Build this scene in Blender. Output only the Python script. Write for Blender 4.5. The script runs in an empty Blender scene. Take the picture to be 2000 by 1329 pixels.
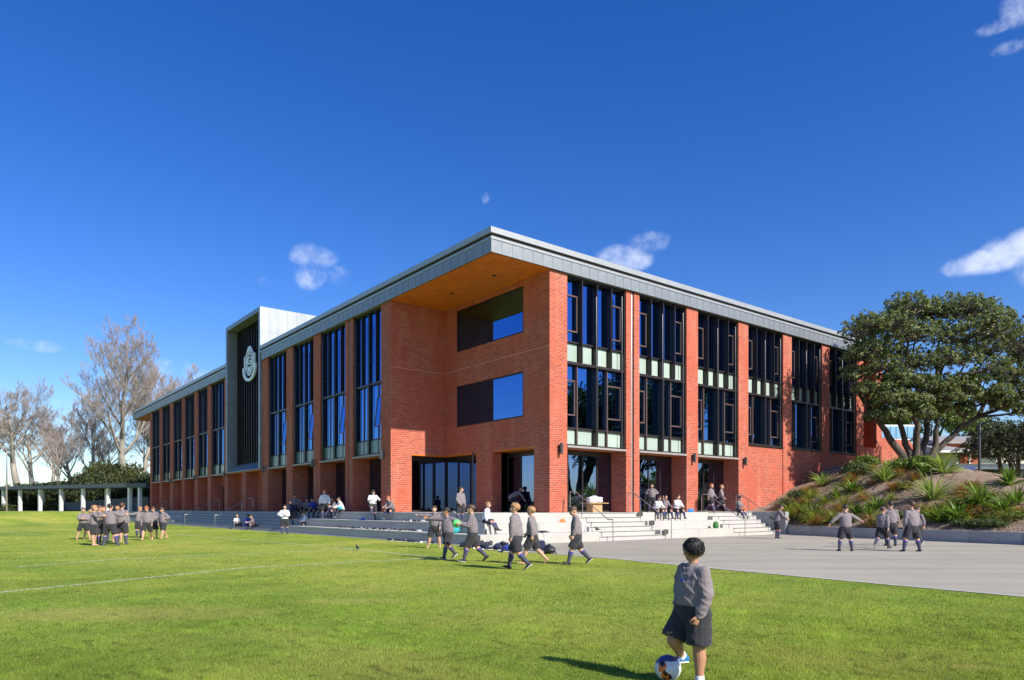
import bpy, bmesh, math, random
import numpy as np
from mathutils import Vector, Matrix

SC = bpy.context.scene
COL = SC.collection
R = math.radians
rnd = random.Random(7)
nrg = np.random.default_rng(11)

# ------------------------------------------------------------------ camera, sky, sun, exposure
CH = 1.35                       # camera height
F = 1400.0                      # focal length in pixels of the 2000 px wide photograph
HZ = 994.0                      # horizon row
cam_d = bpy.data.cameras.new('camera')
cam = bpy.data.objects.new('camera', cam_d)
COL.objects.link(cam)
cam.location = (0, 0, CH)
cam.rotation_euler = (R(90), 0, 0)
cam_d.sensor_width = 36
cam_d.lens = 36 * F / 2000
cam_d.shift_y = (HZ - 664.5) / 2000
cam_d.clip_start = 0.1
cam_d.clip_end = 6000
SC.camera = cam

SUN_EL = 36.6
SUN_DIR = Vector((0.727, -0.700, 0)).normalized()        # horizontal direction towards the sun
sun_d = bpy.data.lights.new('sun', 'SUN')
sun_d.energy = 4.9
sun_d.angle = R(0.53)
sun_d.color = (1.0, 0.93, 0.82)
sun = bpy.data.objects.new('sun', sun_d)
COL.objects.link(sun)
tos = Vector((SUN_DIR.x * math.cos(R(SUN_EL)), SUN_DIR.y * math.cos(R(SUN_EL)), math.sin(R(SUN_EL))))
sun.rotation_euler = tos.to_track_quat('Z', 'Y').to_euler()
sun.location = (20, -20, 30)

world = bpy.data.worlds.new('World')
SC.world = world
world.use_nodes = True
wt = world.node_tree
wn, wl = wt.nodes, wt.links
for n in list(wn):
    wn.remove(n)


def px_dir(px, py):
    return Vector(((px - 1000) / F, 1.0, (HZ - py) / F)).normalized()


def build_world():
    out = wn.new('ShaderNodeOutputWorld')
    bg = wn.new('ShaderNodeBackground')
    bg.inputs['Strength'].default_value = 0.12
    sky = wn.new('ShaderNodeTexSky')
    sky.sky_type = 'NISHITA'
    sky.sun_disc = False
    sky.sun_elevation = R(SUN_EL)
    sky.sun_rotation = math.atan2(SUN_DIR.x, SUN_DIR.y)
    sky.altitude = 0
    sky.air_density = 1.0
    sky.dust_density = 0.45
    sky.ozone_density = 4.0
    hs = wn.new('ShaderNodeHueSaturation')
    hs.inputs['Hue'].default_value = 0.518
    hs.inputs['Saturation'].default_value = 1.33
    hs.inputs['Value'].default_value = 0.94
    wl.new(sky.outputs[0], hs.inputs['Color'])
    tc = wn.new('ShaderNodeTexCoord')
    noise = wn.new('ShaderNodeTexNoise')
    noise.inputs['Scale'].default_value = 30
    noise.inputs['Detail'].default_value = 8
    noise.inputs['Roughness'].default_value = 0.62
    wl.new(tc.outputs['Generated'], noise.inputs['Vector'])
    last = None
    # px, py, half width, half height, strength
    clouds = [(612, 500, 44, 26, .62), (606, 540, 34, 26, .50), (662, 540, 24, 20, .46), (535, 552, 30, 12, .36), (1218, 505, 56, 26, .95), (1266, 472, 40, 22, .85), (1180, 520, 60, 20, .5),
              (1950, 508, 80, 24, 1.25), (1995, 486, 60, 34, 1.3), (1895, 520, 50, 18, .9), (1992, 18, 44, 30, .62), (1950, 50, 40, 14, .5), (1978, 92, 34, 14, .48),
              (75, 676, 56, 12, .50), (948, 385, 9, 12, .45), (330, 735, 110, 30, .5), (90, 800, 150, 50, .16), (250, 850, 150, 50, .14), (2060, 500, 70, 60, 1.3)]
    for (px, py, hw, hh, s) in clouds:
        c = px_dir(px, py)
        side = Vector((c.y, -c.x, 0)).normalized()
        up = side.cross(c).normalized()
        ln = Vector(((px - 1000) / F, 1.0, (HZ - py) / F)).length
        sub = wn.new('ShaderNodeVectorMath'); sub.operation = 'SUBTRACT'
        sub.inputs[1].default_value = c
        wl.new(tc.outputs['Generated'], sub.inputs[0])
        comp = []
        for ax, e in ((side, hw), (up, hh)):
            d = wn.new('ShaderNodeVectorMath'); d.operation = 'DOT_PRODUCT'
            d.inputs[1].default_value = ax * (F * ln / e)
            wl.new(sub.outputs[0], d.inputs[0])
            m = wn.new('ShaderNodeMath'); m.operation = 'MULTIPLY'
            wl.new(d.outputs['Value'], m.inputs[0]); wl.new(d.outputs['Value'], m.inputs[1])
            comp.append(m)
        a = wn.new('ShaderNodeMath'); a.operation = 'ADD'
        wl.new(comp[0].outputs[0], a.inputs[0]); wl.new(comp[1].outputs[0], a.inputs[1])
        # keep only the half of the sky the cloud is in
        mr = wn.new('ShaderNodeMapRange'); mr.interpolation_type = 'SMOOTHSTEP'
        mr.inputs['From Min'].default_value = 1.9; mr.inputs['From Max'].default_value = 0.0
        mr.inputs['To Min'].default_value = 0.0; mr.inputs['To Max'].default_value = s
        wl.new(a.outputs[0], mr.inputs['Value'])
        if last is None:
            last = mr.outputs[0]
        else:
            mx = wn.new('ShaderNodeMath'); mx.operation = 'MAXIMUM'
            wl.new(last, mx.inputs[0]); wl.new(mr.outputs[0], mx.inputs[1])
            last = mx.outputs[0]
    # density = mask * wispy noise
    nr = wn.new('ShaderNodeMapRange'); nr.interpolation_type = 'SMOOTHSTEP'
    nr.inputs['From Min'].default_value = 0.38; nr.inputs['From Max'].default_value = 0.66
    wl.new(noise.outputs['Fac'], nr.inputs['Value'])
    ad = wn.new('ShaderNodeMath'); ad.operation = 'MULTIPLY_ADD'
    wl.new(last, ad.inputs[0]); ad.inputs[1].default_value = 0.55
    mu = wn.new('ShaderNodeMath'); mu.operation = 'MULTIPLY'
    wl.new(last, mu.inputs[0]); wl.new(nr.outputs[0], mu.inputs[1])
    ad.inputs[2].default_value = 0.0
    # soft threshold so edges are ragged
    l3 = wn.new('ShaderNodeMath'); l3.operation = 'MULTIPLY'; l3.use_clamp = True
    wl.new(last, l3.inputs[0]); l3.inputs[1].default_value = 3.0
    nc = wn.new('ShaderNodeMath'); nc.operation = 'MULTIPLY_ADD'
    wl.new(noise.outputs['Fac'], nc.inputs[0]); nc.inputs[1].default_value = 2.6; nc.inputs[2].default_value = -1.3
    nl = wn.new('ShaderNodeMath'); nl.operation = 'MULTIPLY_ADD'
    wl.new(nc.outputs[0], nl.inputs[0]); wl.new(l3.outputs[0], nl.inputs[1]); wl.new(last, nl.inputs[2])
    fin = wn.new('ShaderNodeMapRange'); fin.interpolation_type = 'SMOOTHSTEP'
    fin.inputs['From Min'].default_value = 0.12; fin.inputs['From Max'].default_value = 1.75
    fin.inputs['To Max'].default_value = 0.95
    wl.new(nl.outputs[0], fin.inputs['Value'])
    mix = wn.new('ShaderNodeMixRGB')
    wl.new(fin.outputs[0], mix.inputs['Fac'])
    wl.new(hs.outputs[0], mix.inputs['Color1'])
    mix.inputs['Color2'].default_value = (4.6, 5.1, 6.4, 1)
    wl.new(mix.outputs[0], bg.inputs['Color'])
    wl.new(bg.outputs[0], out.inputs['Surface'])


build_world()
SC.view_settings.view_transform = 'Standard'
SC.view_settings.look = 'None'
SC.view_settings.exposure = 0.62
SC.view_settings.gamma = 1.0
SC.view_settings.use_curve_mapping = False
SC.render.engine = 'CYCLES'
SC.cycles.max_bounces = 8
SC.cycles.transparent_max_bounces = 12


# ------------------------------------------------------------------ helpers
def tag(o, label=None, cat=None, group=None, kind=None):
    if label: o['label'] = label
    if cat: o['category'] = cat
    if group: o['group'] = group
    if kind: o['kind'] = kind
    return o


def link(o, parent=None):
    COL.objects.link(o)
    if parent is not None:
        o.parent = parent
    return o


def empty(name, loc=(0, 0, 0), rz=0.0, parent=None):
    o = bpy.data.objects.new(name, None)
    o.empty_display_size = 0.3
    o.location = loc
    o.rotation_euler = (0, 0, rz)
    return link(o, parent)


def mesh_np(name, V, loops, sizes, mats, parent=None, smooth=False, mat_idx=None, loc=(0, 0, 0), rz=0.0):
    me = bpy.data.meshes.new(name)
    V = np.asarray(V, dtype=np.float32)
    loops = np.asarray(loops, dtype=np.int32).ravel()
    sizes = np.asarray(sizes, dtype=np.int32)
    me.vertices.add(len(V)); me.vertices.foreach_set('co', V.ravel())
    me.loops.add(len(loops)); me.loops.foreach_set('vertex_index', loops)
    me.polygons.add(len(sizes))
    st = np.concatenate(([0], np.cumsum(sizes)[:-1])).astype(np.int32)
    me.polygons.foreach_set('loop_start', st)
    try:
        me.polygons.foreach_set('loop_total', sizes)
    except Exception:
        pass
    if mat_idx is not None:
        me.polygons.foreach_set('material_index', np.asarray(mat_idx, dtype=np.int32))
    me.polygons.foreach_set('use_smooth', np.full(len(sizes), bool(smooth)))
    for m in (mats if isinstance(mats, (list, tuple)) else [mats]):
        me.materials.append(m)
    me.update(calc_edges=True)
    o = bpy.data.objects.new(name, me)
    o.location = loc
    o.rotation_euler = (0, 0, rz)
    return link(o, parent)


class MB:
    """gathers shapes and links them as one mesh object"""
    def __init__(self):
        self.v = []; self.f = []; self.n = 0

    def add(self, V, Fs):
        self.v.append(np.asarray(V, dtype=float).reshape(-1, 3))
        self.f.extend([[i + self.n for i in f] for f in Fs])
        self.n += len(self.v[-1])
        return self

    def box(self, x0, x1, y0, y1, z0, z1):
        if x1 < x0: x0, x1 = x1, x0
        if y1 < y0: y0, y1 = y1, y0
        if z1 < z0: z0, z1 = z1, z0
        V = [(x0, y0, z0), (x1, y0, z0), (x1, y1, z0), (x0, y1, z0), (x0, y0, z1), (x1, y0, z1), (x1, y1, z1), (x0, y1, z1)]
        return self.add(V, [(3, 2, 1, 0), (4, 5, 6, 7), (0, 1, 5, 4), (1, 2, 6, 5), (2, 3, 7, 6), (3, 0, 4, 7)])

    def cbox(self, x0, x1, y0, y1, z0, z1, c=0.012):
        """box with chamfered edges"""
        bm = bmesh.new()
        bmesh.ops.create_cube(bm, size=1)
        for v in bm.verts:
            v.co = Vector(((x0 + x1) / 2 + v.co.x * (x1 - x0), (y0 + y1) / 2 + v.co.y * (y1 - y0), (z0 + z1) / 2 + v.co.z * (z1 - z0)))
        bmesh.ops.bevel(bm, geom=bm.edges[:], offset=c, segments=1, affect='EDGES')
        bm.verts.index_update()
        self.add([v.co[:] for v in bm.verts], [[v.index for v in f.verts] for f in bm.faces])
        bm.free()
        return self

    def prism(self, pts, z0, z1):
        n = len(pts)
        V = [(p[0], p[1], z0) for p in pts] + [(p[0], p[1], z1) for p in pts]
        Fs = [list(range(n))[::-1], list(range(n, 2 * n))] + [(i, (i + 1) % n, n + (i + 1) % n, n + i) for i in range(n)]
        return self.add(V, Fs)

    def tube(self, pts, rad, n=8, side=None, cap=True, flat=None):
        """loft through pts; rad = number or (ra, rb) per point"""
        V, Fs = tube_geo(pts, rad, n, side, cap)
        return self.add(V, Fs)

    def build(self, name, mat, parent=None, smooth=False, loc=(0, 0, 0), rz=0.0):
        V = np.concatenate(self.v) if self.v else np.zeros((0, 3))
        loops = [i for f in self.f for i in f]
        sizes = [len(f) for f in self.f]
        return mesh_np(name, V, loops, sizes, mat, parent, smooth, None, loc, rz)


def tube_geo(pts, rad, n=8, side=None, cap=True):
    P = [Vector(p) for p in pts]
    m = len(P)
    rr = []
    for i in range(m):
        r = rad[i] if isinstance(rad, (list, tuple)) and len(rad) == m and not (m == 2 and isinstance(rad, tuple)) else rad
        rr.append((r, r) if not isinstance(r, (tuple, list)) else tuple(r))
    T = []
    for i in range(m):
        a = P[max(i - 1, 0)]; b = P[min(i + 1, m - 1)]
        t = (b - a)
        T.append(t.normalized() if t.length > 1e-9 else Vector((0, 0, 1)))
    s = Vector(side) if side is not None else (Vector((1, 0, 0)) if abs(T[0].x) < 0.8 else Vector((0, 1, 0)))
    V = []
    rows = []

    def ring(c, t, ra, rb, sv):
        sv = (sv - t * sv.dot(t))
        sv = sv.normalized() if sv.length > 1e-6 else t.orthogonal().normalized()
        w = t.cross(sv)
        row = []
        for k in range(n):
            an = 2 * math.pi * k / n
            row.append(len(V))
            V.append(c + sv * (ra * math.cos(an)) + w * (rb * math.sin(an)))
        rows.append(row)
        return sv
    if cap:
        ra, rb = rr[0]; e = min(ra, rb)
        for al in (75, 45):
            s = ring(P[0] - T[0] * (e * math.sin(R(al))), T[0], ra * math.cos(R(al)), rb * math.cos(R(al)), s)
    for i in range(m):
        s = ring(P[i], T[i], rr[i][0], rr[i][1], s)
    if cap:
        ra, rb = rr[-1]; e = min(ra, rb)
        for al in (45, 75):
            s = ring(P[-1] + T[-1] * (e * math.sin(R(al))), T[-1], ra * math.cos(R(al)), rb * math.cos(R(al)), s)
    Fs = []
    for a, b in zip(rows[:-1], rows[1:]):
        for k in range(n):
            Fs.append((a[k], a[(k + 1) % n], b[(k + 1) % n], b[k]))
    Fs.append(tuple(rows[0][::-1])); Fs.append(tuple(rows[-1]))
    return [tuple(v) for v in V], Fs


def copy_tree(o, parent=None):
    c = o.copy()
    COL.objects.link(c)
    c.parent = parent
    for ch in list(o.children):
        copy_tree(ch, c)
    return c


# ------------------------------------------------------------------ materials
MATS = {}


def new_mat(name):
    m = bpy.data.materials.new(name)
    m.use_nodes = True
    nt = m.node_tree
    for n in list(nt.nodes):
        nt.nodes.remove(n)
    out = nt.nodes.new('ShaderNodeOutputMaterial')
    b = nt.nodes.new('ShaderNodeBsdfPrincipled')
    nt.links.new(b.outputs[0], out.inputs['Surface'])
    MATS[name] = m
    return m, nt, b, out


def noise_node(nt, scale, detail=4, rough=0.55, vec=None, dist=0.0, obj=True):
    n = nt.nodes.new('ShaderNodeTexNoise')
    n.inputs['Scale'].default_value = scale
    n.inputs['Detail'].default_value = detail
    n.inputs['Roughness'].default_value = rough
    n.inputs['Distortion'].default_value = dist
    if vec is None:
        tc = nt.nodes.new('ShaderNodeTexCoord')
        vec = tc.outputs['Object']
    nt.links.new(vec, n.inputs['Vector'])
    return n


def ramp(nt, fac, stops):
    r = nt.nodes.new('ShaderNodeValToRGB')
    els = r.color_ramp.elements
    while len(els) < len(stops):
        els.new(0.5)
    for e, (p, c) in zip(els, stops):
        e.position = p
        e.color = (c[0], c[1], c[2], 1) if len(c) == 3 else c
    nt.links.new(fac, r.inputs['Fac'])
    return r.outputs['Color']


def mixc(nt, fac, a, b, mode='MIX'):
    n = nt.nodes.new('ShaderNodeMixRGB')
    n.blend_type = mode
    for s, v in (('Fac', fac), ('Color1', a), ('Color2', b)):
        if isinstance(v, (int, float)):
            n.inputs[s].default_value = v
        elif isinstance(v, tuple):
            n.inputs[s].default_value = (v[0], v[1], v[2], 1)
        else:
            nt.links.new(v, n.inputs[s])
    return n.outputs['Color']


def bump(nt, b, h, strength=0.3, dist=0.01):
    n = nt.nodes.new('ShaderNodeBump')
    n.inputs['Strength'].default_value = strength
    n.inputs['Distance'].default_value = dist
    nt.links.new(h, n.inputs['Height'])
    nt.links.new(n.outputs[0], b.inputs['Normal'])
    return n


def simple(name, col, rough=0.6, metal=0.0, var=0.12, scale=6.0, bmp=0.0, bscale=40, spec=0.5, objrand=0.0):
    m, nt, b, out = new_mat(name)
    n = noise_node(nt, scale, 5)
    lo = tuple(max(0, c * (1 - var)) for c in col)
    hi = tuple(min(1, c * (1 + var)) for c in col)
    c = ramp(nt, n.outputs['Fac'], [(0.3, lo), (0.7, hi)])
    if objrand:
        oi = nt.nodes.new('ShaderNodeObjectInfo')
        mr = nt.nodes.new('ShaderNodeMapRange')
        mr.inputs['To Min'].default_value = 1 - objrand; mr.inputs['To Max'].default_value = 1 + objrand
        nt.links.new(oi.outputs['Random'], mr.inputs['Value'])
        c = mixc(nt, 1.0, c, mr.outputs[0], 'MULTIPLY')
    nt.links.new(c, b.inputs['Base Color'])
    b.inputs['Roughness'].default_value = rough
    b.inputs['Metallic'].default_value = metal
    b.inputs['Specular IOR Level'].default_value = spec
    if bmp:
        n2 = noise_node(nt, bscale, 4)
        bump(nt, b, n2.outputs['Fac'], bmp, 0.01)
    return m


def sep_xyz(nt, coord='Object'):
    tc = nt.nodes.new('ShaderNodeTexCoord')
    s = nt.nodes.new('ShaderNodeSeparateXYZ')
    nt.links.new(tc.outputs[coord], s.inputs[0])
    return tc, s


def math_node(nt, op, a, b=None, clamp=False):
    n = nt.nodes.new('ShaderNodeMath'); n.operation = op; n.use_clamp = clamp
    for i, v in enumerate((a, b)):
        if v is None: continue
        if isinstance(v, (int, float)): n.inputs[i].default_value = v
        else: nt.links.new(v, n.inputs[i])
    return n.outputs[0]


def brick_mat():
    m, nt, b, out = new_mat('red_brick')
    tc, s = sep_xyz(nt)
    xy = math_node(nt, 'ADD', s.outputs['X'], s.outputs['Y'])
    cm = nt.nodes.new('ShaderNodeCombineXYZ')
    nt.links.new(xy, cm.inputs['X']); nt.links.new(s.outputs['Z'], cm.inputs['Y'])
    br = nt.nodes.new('ShaderNodeTexBrick')
    nt.links.new(cm.outputs[0], br.inputs['Vector'])
    br.inputs['Scale'].default_value = 1.0
    br.inputs['Brick Width'].default_value = 0.27
    br.inputs['Row Height'].default_value = 0.098
    br.inputs['Mortar Size'].default_value = 0.012
    br.inputs['Mortar Smooth'].default_value = 0.25
    br.inputs['Bias'].default_value = -0.1
    br.inputs['Color1'].default_value = (0.50, 0.092, 0.040, 1)
    br.inputs['Color2'].default_value = (0.23, 0.030, 0.018, 1)
    br.inputs['Mortar'].default_value = (0.52, 0.31, 0.23, 1)
    n1 = noise_node(nt, 0.55, 6, 0.62, tc.outputs['Object'])
    c = mixc(nt, ramp(nt, n1.outputs['Fac'], [(0.35, (0, 0, 0)), (0.75, (1, 1, 1))]), br.outputs['Color'], (0.47, 0.090, 0.040))
    # pale salts drifting down the wall
    mp = nt.nodes.new('ShaderNodeMapping'); mp.inputs['Scale'].default_value = (1.4, 1.4, 0.22)
    nt.links.new(tc.outputs['Object'], mp.inputs['Vector'])
    n2 = noise_node(nt, 1.0, 7, 0.68, mp.outputs[0])
    salt = ramp(nt, n2.outputs['Fac'], [(0.52, (0, 0, 0)), (0.82, (0.52, 0.52, 0.52))])
    c = mixc(nt, salt, c, (0.58, 0.30, 0.21))
    n3 = noise_node(nt, 14, 4, 0.6, tc.outputs['Object'])
    c = mixc(nt, 0.28, c, ramp(nt, n3.outputs['Fac'], [(0.3, (0.5, 0.5, 0.5)), (0.7, (1.3, 1.3, 1.3))]), 'MULTIPLY')
    nt.links.new(c, b.inputs['Base Color'])
    b.inputs['Roughness'].default_value = 0.82
    h = math_node(nt, 'SUBTRACT', 1.0, br.outputs['Fac'])
    n4 = noise_node(nt, 60, 3, 0.6, tc.outputs['Object'])
    h2 = math_node(nt, 'MULTIPLY_ADD', n4.outputs['Fac'], 0.35)
    nt.nodes[-1].inputs[2].default_value = 0.0
    hh = math_node(nt, 'ADD', h, h2)
    bump(nt, b, hh, 0.9, 0.012)
    return m


def glass_mat(name, tint, reflect=0.25, ior=1.6, gtint=(.20, .47, 1.0)):
    m, nt, b, out = new_mat(name)
    nt.nodes.remove(b)
    gl = nt.nodes.new('ShaderNodeBsdfGlossy'); gl.inputs['Roughness'].default_value = 0.004
    gl.inputs['Color'].default_value = (*gtint, 1)
    tr = nt.nodes.new('ShaderNodeBsdfTransparent'); tr.inputs['Color'].default_value = (*tint, 1)
    fr = nt.nodes.new('ShaderNodeFresnel'); fr.inputs['IOR'].default_value = ior
    # panes are never quite flat: long soft waves
    n = noise_node(nt, 0.7, 2, 0.5)
    bp = nt.nodes.new('ShaderNodeBump'); bp.inputs['Strength'].default_value = 0.10; bp.inputs['Distance'].default_value = 0.02
    nt.links.new(n.outputs['Fac'], bp.inputs['Height'])
    nt.links.new(bp.outputs[0], gl.inputs['Normal'])
    f = math_node(nt, 'MULTIPLY_ADD', fr.outputs[0], 1.0 - reflect)
    f.node.inputs[2].default_value = reflect
    mx = nt.nodes.new('ShaderNodeMixShader')
    nt.links.new(f, mx.inputs['Fac']); nt.links.new(tr.outputs[0], mx.inputs[1]); nt.links.new(gl.outputs[0], mx.inputs[2])
    nt.links.new(mx.outputs[0], out.inputs['Surface'])
    return m


def concrete_mat(name, col, streak=0.16):
    m, nt, b, out = new_mat(name)
    tc, s = sep_xyz(nt)
    n1 = noise_node(nt, 0.9, 7, 0.65, tc.outputs['Object'])
    n2 = noise_node(nt, 9, 5, 0.6, tc.outputs['Object'])
    c = ramp(nt, n1.outputs['Fac'], [(0.3, tuple(x * (1 - streak) for x in col)), (0.7, tuple(x * (1 + streak * .6) for x in col))])
    c = mixc(nt, 0.35, c, ramp(nt, n2.outputs['Fac'], [(0.3, (0.7, 0.7, 0.68)), (0.7, (1.15, 1.15, 1.13))]), 'MULTIPLY')
    nt.links.new(c, b.inputs['Base Color'])
    b.inputs['Roughness'].default_value = 0.85
    n3 = noise_node(nt, 45, 4, 0.6, tc.outputs['Object'])
    bump(nt, b, n3.outputs['Fac'], 0.18, 0.01)
    return m


def court_mat():
    m, nt, b, out = new_mat('court_paving')
    tc = nt.nodes.new('ShaderNodeTexCoord')
    mp = nt.nodes.new('ShaderNodeMapping'); mp.inputs['Rotation'].default_value = (0, 0, R(8)); mp.inputs['Scale'].default_value = (0.06, 0.8, 1)
    nt.links.new(tc.outputs['Object'], mp.inputs['Vector'])
    n1 = noise_node(nt, 1.0, 7, 0.66, mp.outputs[0])
    n2 = noise_node(nt, 0.35, 6, 0.6, tc.outputs['Object'])
    n3 = noise_node(nt, 55, 3, 0.7, tc.outputs['Object'])
    c = ramp(nt, n1.outputs['Fac'], [(0.32, (0.275, 0.258, 0.205)), (0.68, (0.365, 0.342, 0.275))])
    c = mixc(nt, 0.6, c, ramp(nt, n2.outputs['Fac'], [(0.3, (0.8, 0.79, 0.77)), (0.7, (1.12, 1.11, 1.1))]), 'MULTIPLY')
    c = mixc(nt, 0.4, c, ramp(nt, n3.outputs['Fac'], [(0.35, (0.6, 0.6, 0.6)), (0.65, (1.3, 1.3, 1.3))]), 'MULTIPLY')
    nt.links.new(c, b.inputs['Base Color'])
    b.inputs['Roughness'].default_value = 0.88
    bump(nt, b, n3.outputs['Fac'], 0.3, 0.008)
    return m


def lawn_mat():
    m, nt, b, out = new_mat('lawn_turf')
    tc = nt.nodes.new('ShaderNodeTexCoord')
    n1 = noise_node(nt, 0.14, 7, 0.66, tc.outputs['Object'], 0.6)
    n2 = noise_node(nt, 1.3, 6, 0.68, tc.outputs['Object'], 0.3)
    n3 = noise_node(nt, 18, 5, 0.7, tc.outputs['Object'])
    c = ramp(nt, n1.outputs['Fac'], [(0.32, (0.14, 0.24, 0.035)), (0.52, (0.29, 0.35, 0.058)), (0.72, (0.42, 0.40, 0.10))])
    c = mixc(nt, 0.75, c, ramp(nt, n2.outputs['Fac'], [(0.28, (0.50, 0.62, 0.42)), (0.5, (1.0, 1.0, 1.0)), (0.74, (1.30, 1.18, 1.15))]), 'MULTIPLY')
    c = mixc(nt, 0.75, c, ramp(nt, n3.outputs['Fac'], [(0.3, (0.45, 0.5, 0.4)), (0.7, (1.35, 1.35, 1.3))]), 'MULTIPLY')
    nt.links.new(c, b.inputs['Base Color'])
    b.inputs['Roughness'].default_value = 0.95
    b.inputs['Specular IOR Level'].default_value = 0.1
    bump(nt, b, n3.outputs['Fac'], 0.9, 0.04)
    return m


def vcol_leaf_mat(name, rough=0.5, transl=0.35, spec=0.4):
    """colour from the mesh attribute 'col', some light through the blade"""
    m, nt, b, out = new_mat(name)
    at = nt.nodes.new('ShaderNodeAttribute'); at.attribute_name = 'col'
    nt.links.new(at.outputs['Color'], b.inputs['Base Color'])
    b.inputs['Roughness'].default_value = rough
    b.inputs['Specular IOR Level'].default_value = spec
    t = nt.nodes.new('ShaderNodeBsdfTranslucent')
    c = mixc(nt, 1.0, at.outputs['Color'], (1.5, 1.6, 0.7), 'MULTIPLY')
    nt.links.new(c, t.inputs['Color'])
    mx = nt.nodes.new('ShaderNodeMixShader'); mx.inputs['Fac'].default_value = transl
    nt.links.new(b.outputs[0], mx.inputs[1]); nt.links.new(t.outputs[0], mx.inputs[2])
    nt.links.new(mx.outputs[0], out.inputs['Surface'])
    return m


def bark_mat(name, lo, hi, scale=3.0):
    m, nt, b, out = new_mat(name)
    tc = nt.nodes.new('ShaderNodeTexCoord')
    mp = nt.nodes.new('ShaderNodeMapping'); mp.inputs['Scale'].default_value = (1, 1, 0.3)
    nt.links.new(tc.outputs['Object'], mp.inputs['Vector'])
    n = noise_node(nt, scale, 7, 0.68, mp.outputs[0])
    c = ramp(nt, n.outputs['Fac'], [(0.32, lo), (0.68, hi)])
    nt.links.new(c, b.inputs['Base Color'])
    b.inputs['Roughness'].default_value = 0.9
    bump(nt, b, n.outputs['Fac'], 0.7, 0.05)
    return m


def zinc_mat(name, col, rand=0.07):
    m, nt, b, out = new_mat(name)
    tc = nt.nodes.new('ShaderNodeTexCoord')
    n = noise_node(nt, 1.6, 6, 0.6, tc.outputs['Object'])
    c = ramp(nt, n.outputs['Fac'], [(0.3, tuple(x * .86 for x in col)), (0.7, tuple(x * 1.1 for x in col))])
    oi = nt.nodes.new('ShaderNodeObjectInfo')
    mr = nt.nodes.new('ShaderNodeMapRange')
    mr.inputs['To Min'].default_value = 1 - rand; mr.inputs['To Max'].default_value = 1 + rand
    nt.links.new(oi.outputs['Random'], mr.inputs['Value'])
    c = mixc(nt, 1.0, c, mr.outputs[0], 'MULTIPLY')
    nt.links.new(c, b.inputs['Base Color'])
    b.inputs['Metallic'].default_value = 0.55
    b.inputs['Roughness'].default_value = 0.46
    n2 = noise_node(nt, 2.2, 3, 0.5, tc.outputs['Object'])
    bump(nt, b, n2.outputs['Fac'], 0.12, 0.02)
    return m


def cloth_mat(name, col, var=0.12):
    m, nt, b, out = new_mat(name)
    n = noise_node(nt, 9, 4, 0.6)
    c = ramp(nt, n.outputs['Fac'], [(0.3, tuple(x * (1 - var) for x in col)), (0.7, tuple(min(1, x * (1 + var)) for x in col))])
    nt.links.new(c, b.inputs['Base Color'])
    b.inputs['Roughness'].default_value = 0.9
    b.inputs['Specular IOR Level'].default_value = 0.2
    b.inputs['Sheen Weight'].default_value = 0.15
    n2 = noise_node(nt, 14, 3, 0.55)
    bump(nt, b, n2.outputs['Fac'], 0.35, 0.012)
    return m


M_BRICK = brick_mat()
M_GLASS = glass_mat('window_glass', (0.035, 0.04, 0.045), 0.40, 1.6)
M_DOORGLASS = glass_mat('door_glass', (0.05, 0.055, 0.055), 0.34, 1.6, (.42, .58, 1.0))
M_BRONZE = simple('dark_bronze_aluminium', (0.030, 0.022, 0.022), 0.42, 0.3, 0.1, 3)
M_SASH = simple('sash_bronze', (0.115, 0.075, 0.068), 0.45, 0.2, 0.1, 3)
M_ROD = simple('rail_steel_dark', (0.16, 0.15, 0.15), 0.35, 0.6, 0.1, 3)
M_MINT_SHADED = simple('shaded_mint_panel', (0.09, 0.16, 0.14), 0.15, 0.0, 0.06, 1.2)  # mint panels of the shaded left front, shade put into the colour
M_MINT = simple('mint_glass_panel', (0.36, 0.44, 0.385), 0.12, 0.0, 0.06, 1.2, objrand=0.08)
M_ZINC = zinc_mat('grey_zinc', (0.28, 0.30, 0.305), .04)
M_ZINC2 = zinc_mat('tower_zinc', (0.27, 0.295, 0.31))
M_CAP = simple('roof_cap_metal', (0.40, 0.41, 0.40), 0.4, 0.4, 0.08, 2)
M_DARK = simple('shadow_gap', (0.012, 0.012, 0.013), 0.7)
M_TIMBER = simple('timber_soffit', (0.62, 0.165, 0.010), 0.5, 0, 0.18, 2.2)
M_SILL = simple('sill_metal', (0.33, 0.30, 0.28), 0.5, 0.2, 0.1, 2)
M_CONC = concrete_mat('pale_concrete', (0.43, 0.415, 0.385), .10)
M_CONC2 = concrete_mat('wall_concrete', (0.33, 0.34, 0.35), 0.2)
M_KERB = concrete_mat('kerb_concrete', (0.42, 0.40, 0.37), 0.2)
M_COURT = court_mat()
M_LAWN = lawn_mat()
M_STEEL = simple('brushed_steel', (0.36, 0.34, 0.32), 0.32, 0.7, 0.1, 6)
M_PIPE = simple('downpipe_metal', (0.42, 0.40, 0.40), 0.38, 0.5, 0.08, 2)
M_NOSE_SHADOW = simple('nosing_shadow', (0.10, 0.10, 0.10), .7)  # dark colour standing in for the shadow lines at the stair edges
M_LAMP = simple('lamp_metal', (0.07, 0.075, 0.08), 0.35, 0.4)
M_INT = simple('interior_wall', (0.13, 0.12, 0.11), 0.9)
M_FLOORI = simple('interior_floor', (0.10, 0.09, 0.08), 0.7)
M_YELLOW = simple('yellow_paint', (0.75, 0.42, 0.02), 0.5)
M_LIME = simple('lime_paint', (0.30, 0.55, 0.03), 0.5)
M_WHITE = simple('white_paint', (0.78, 0.78, 0.76), 0.6, 0, 0.05)
M_CREST = simple('crest_metal', (0.80, 0.86, 0.92), 0.4, 0.1, 0.05)
M_LEAF = vcol_leaf_mat('leaf')
M_BLADE = vcol_leaf_mat('grass_blade_mat', 0.55, 0.4, 0.25)
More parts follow.
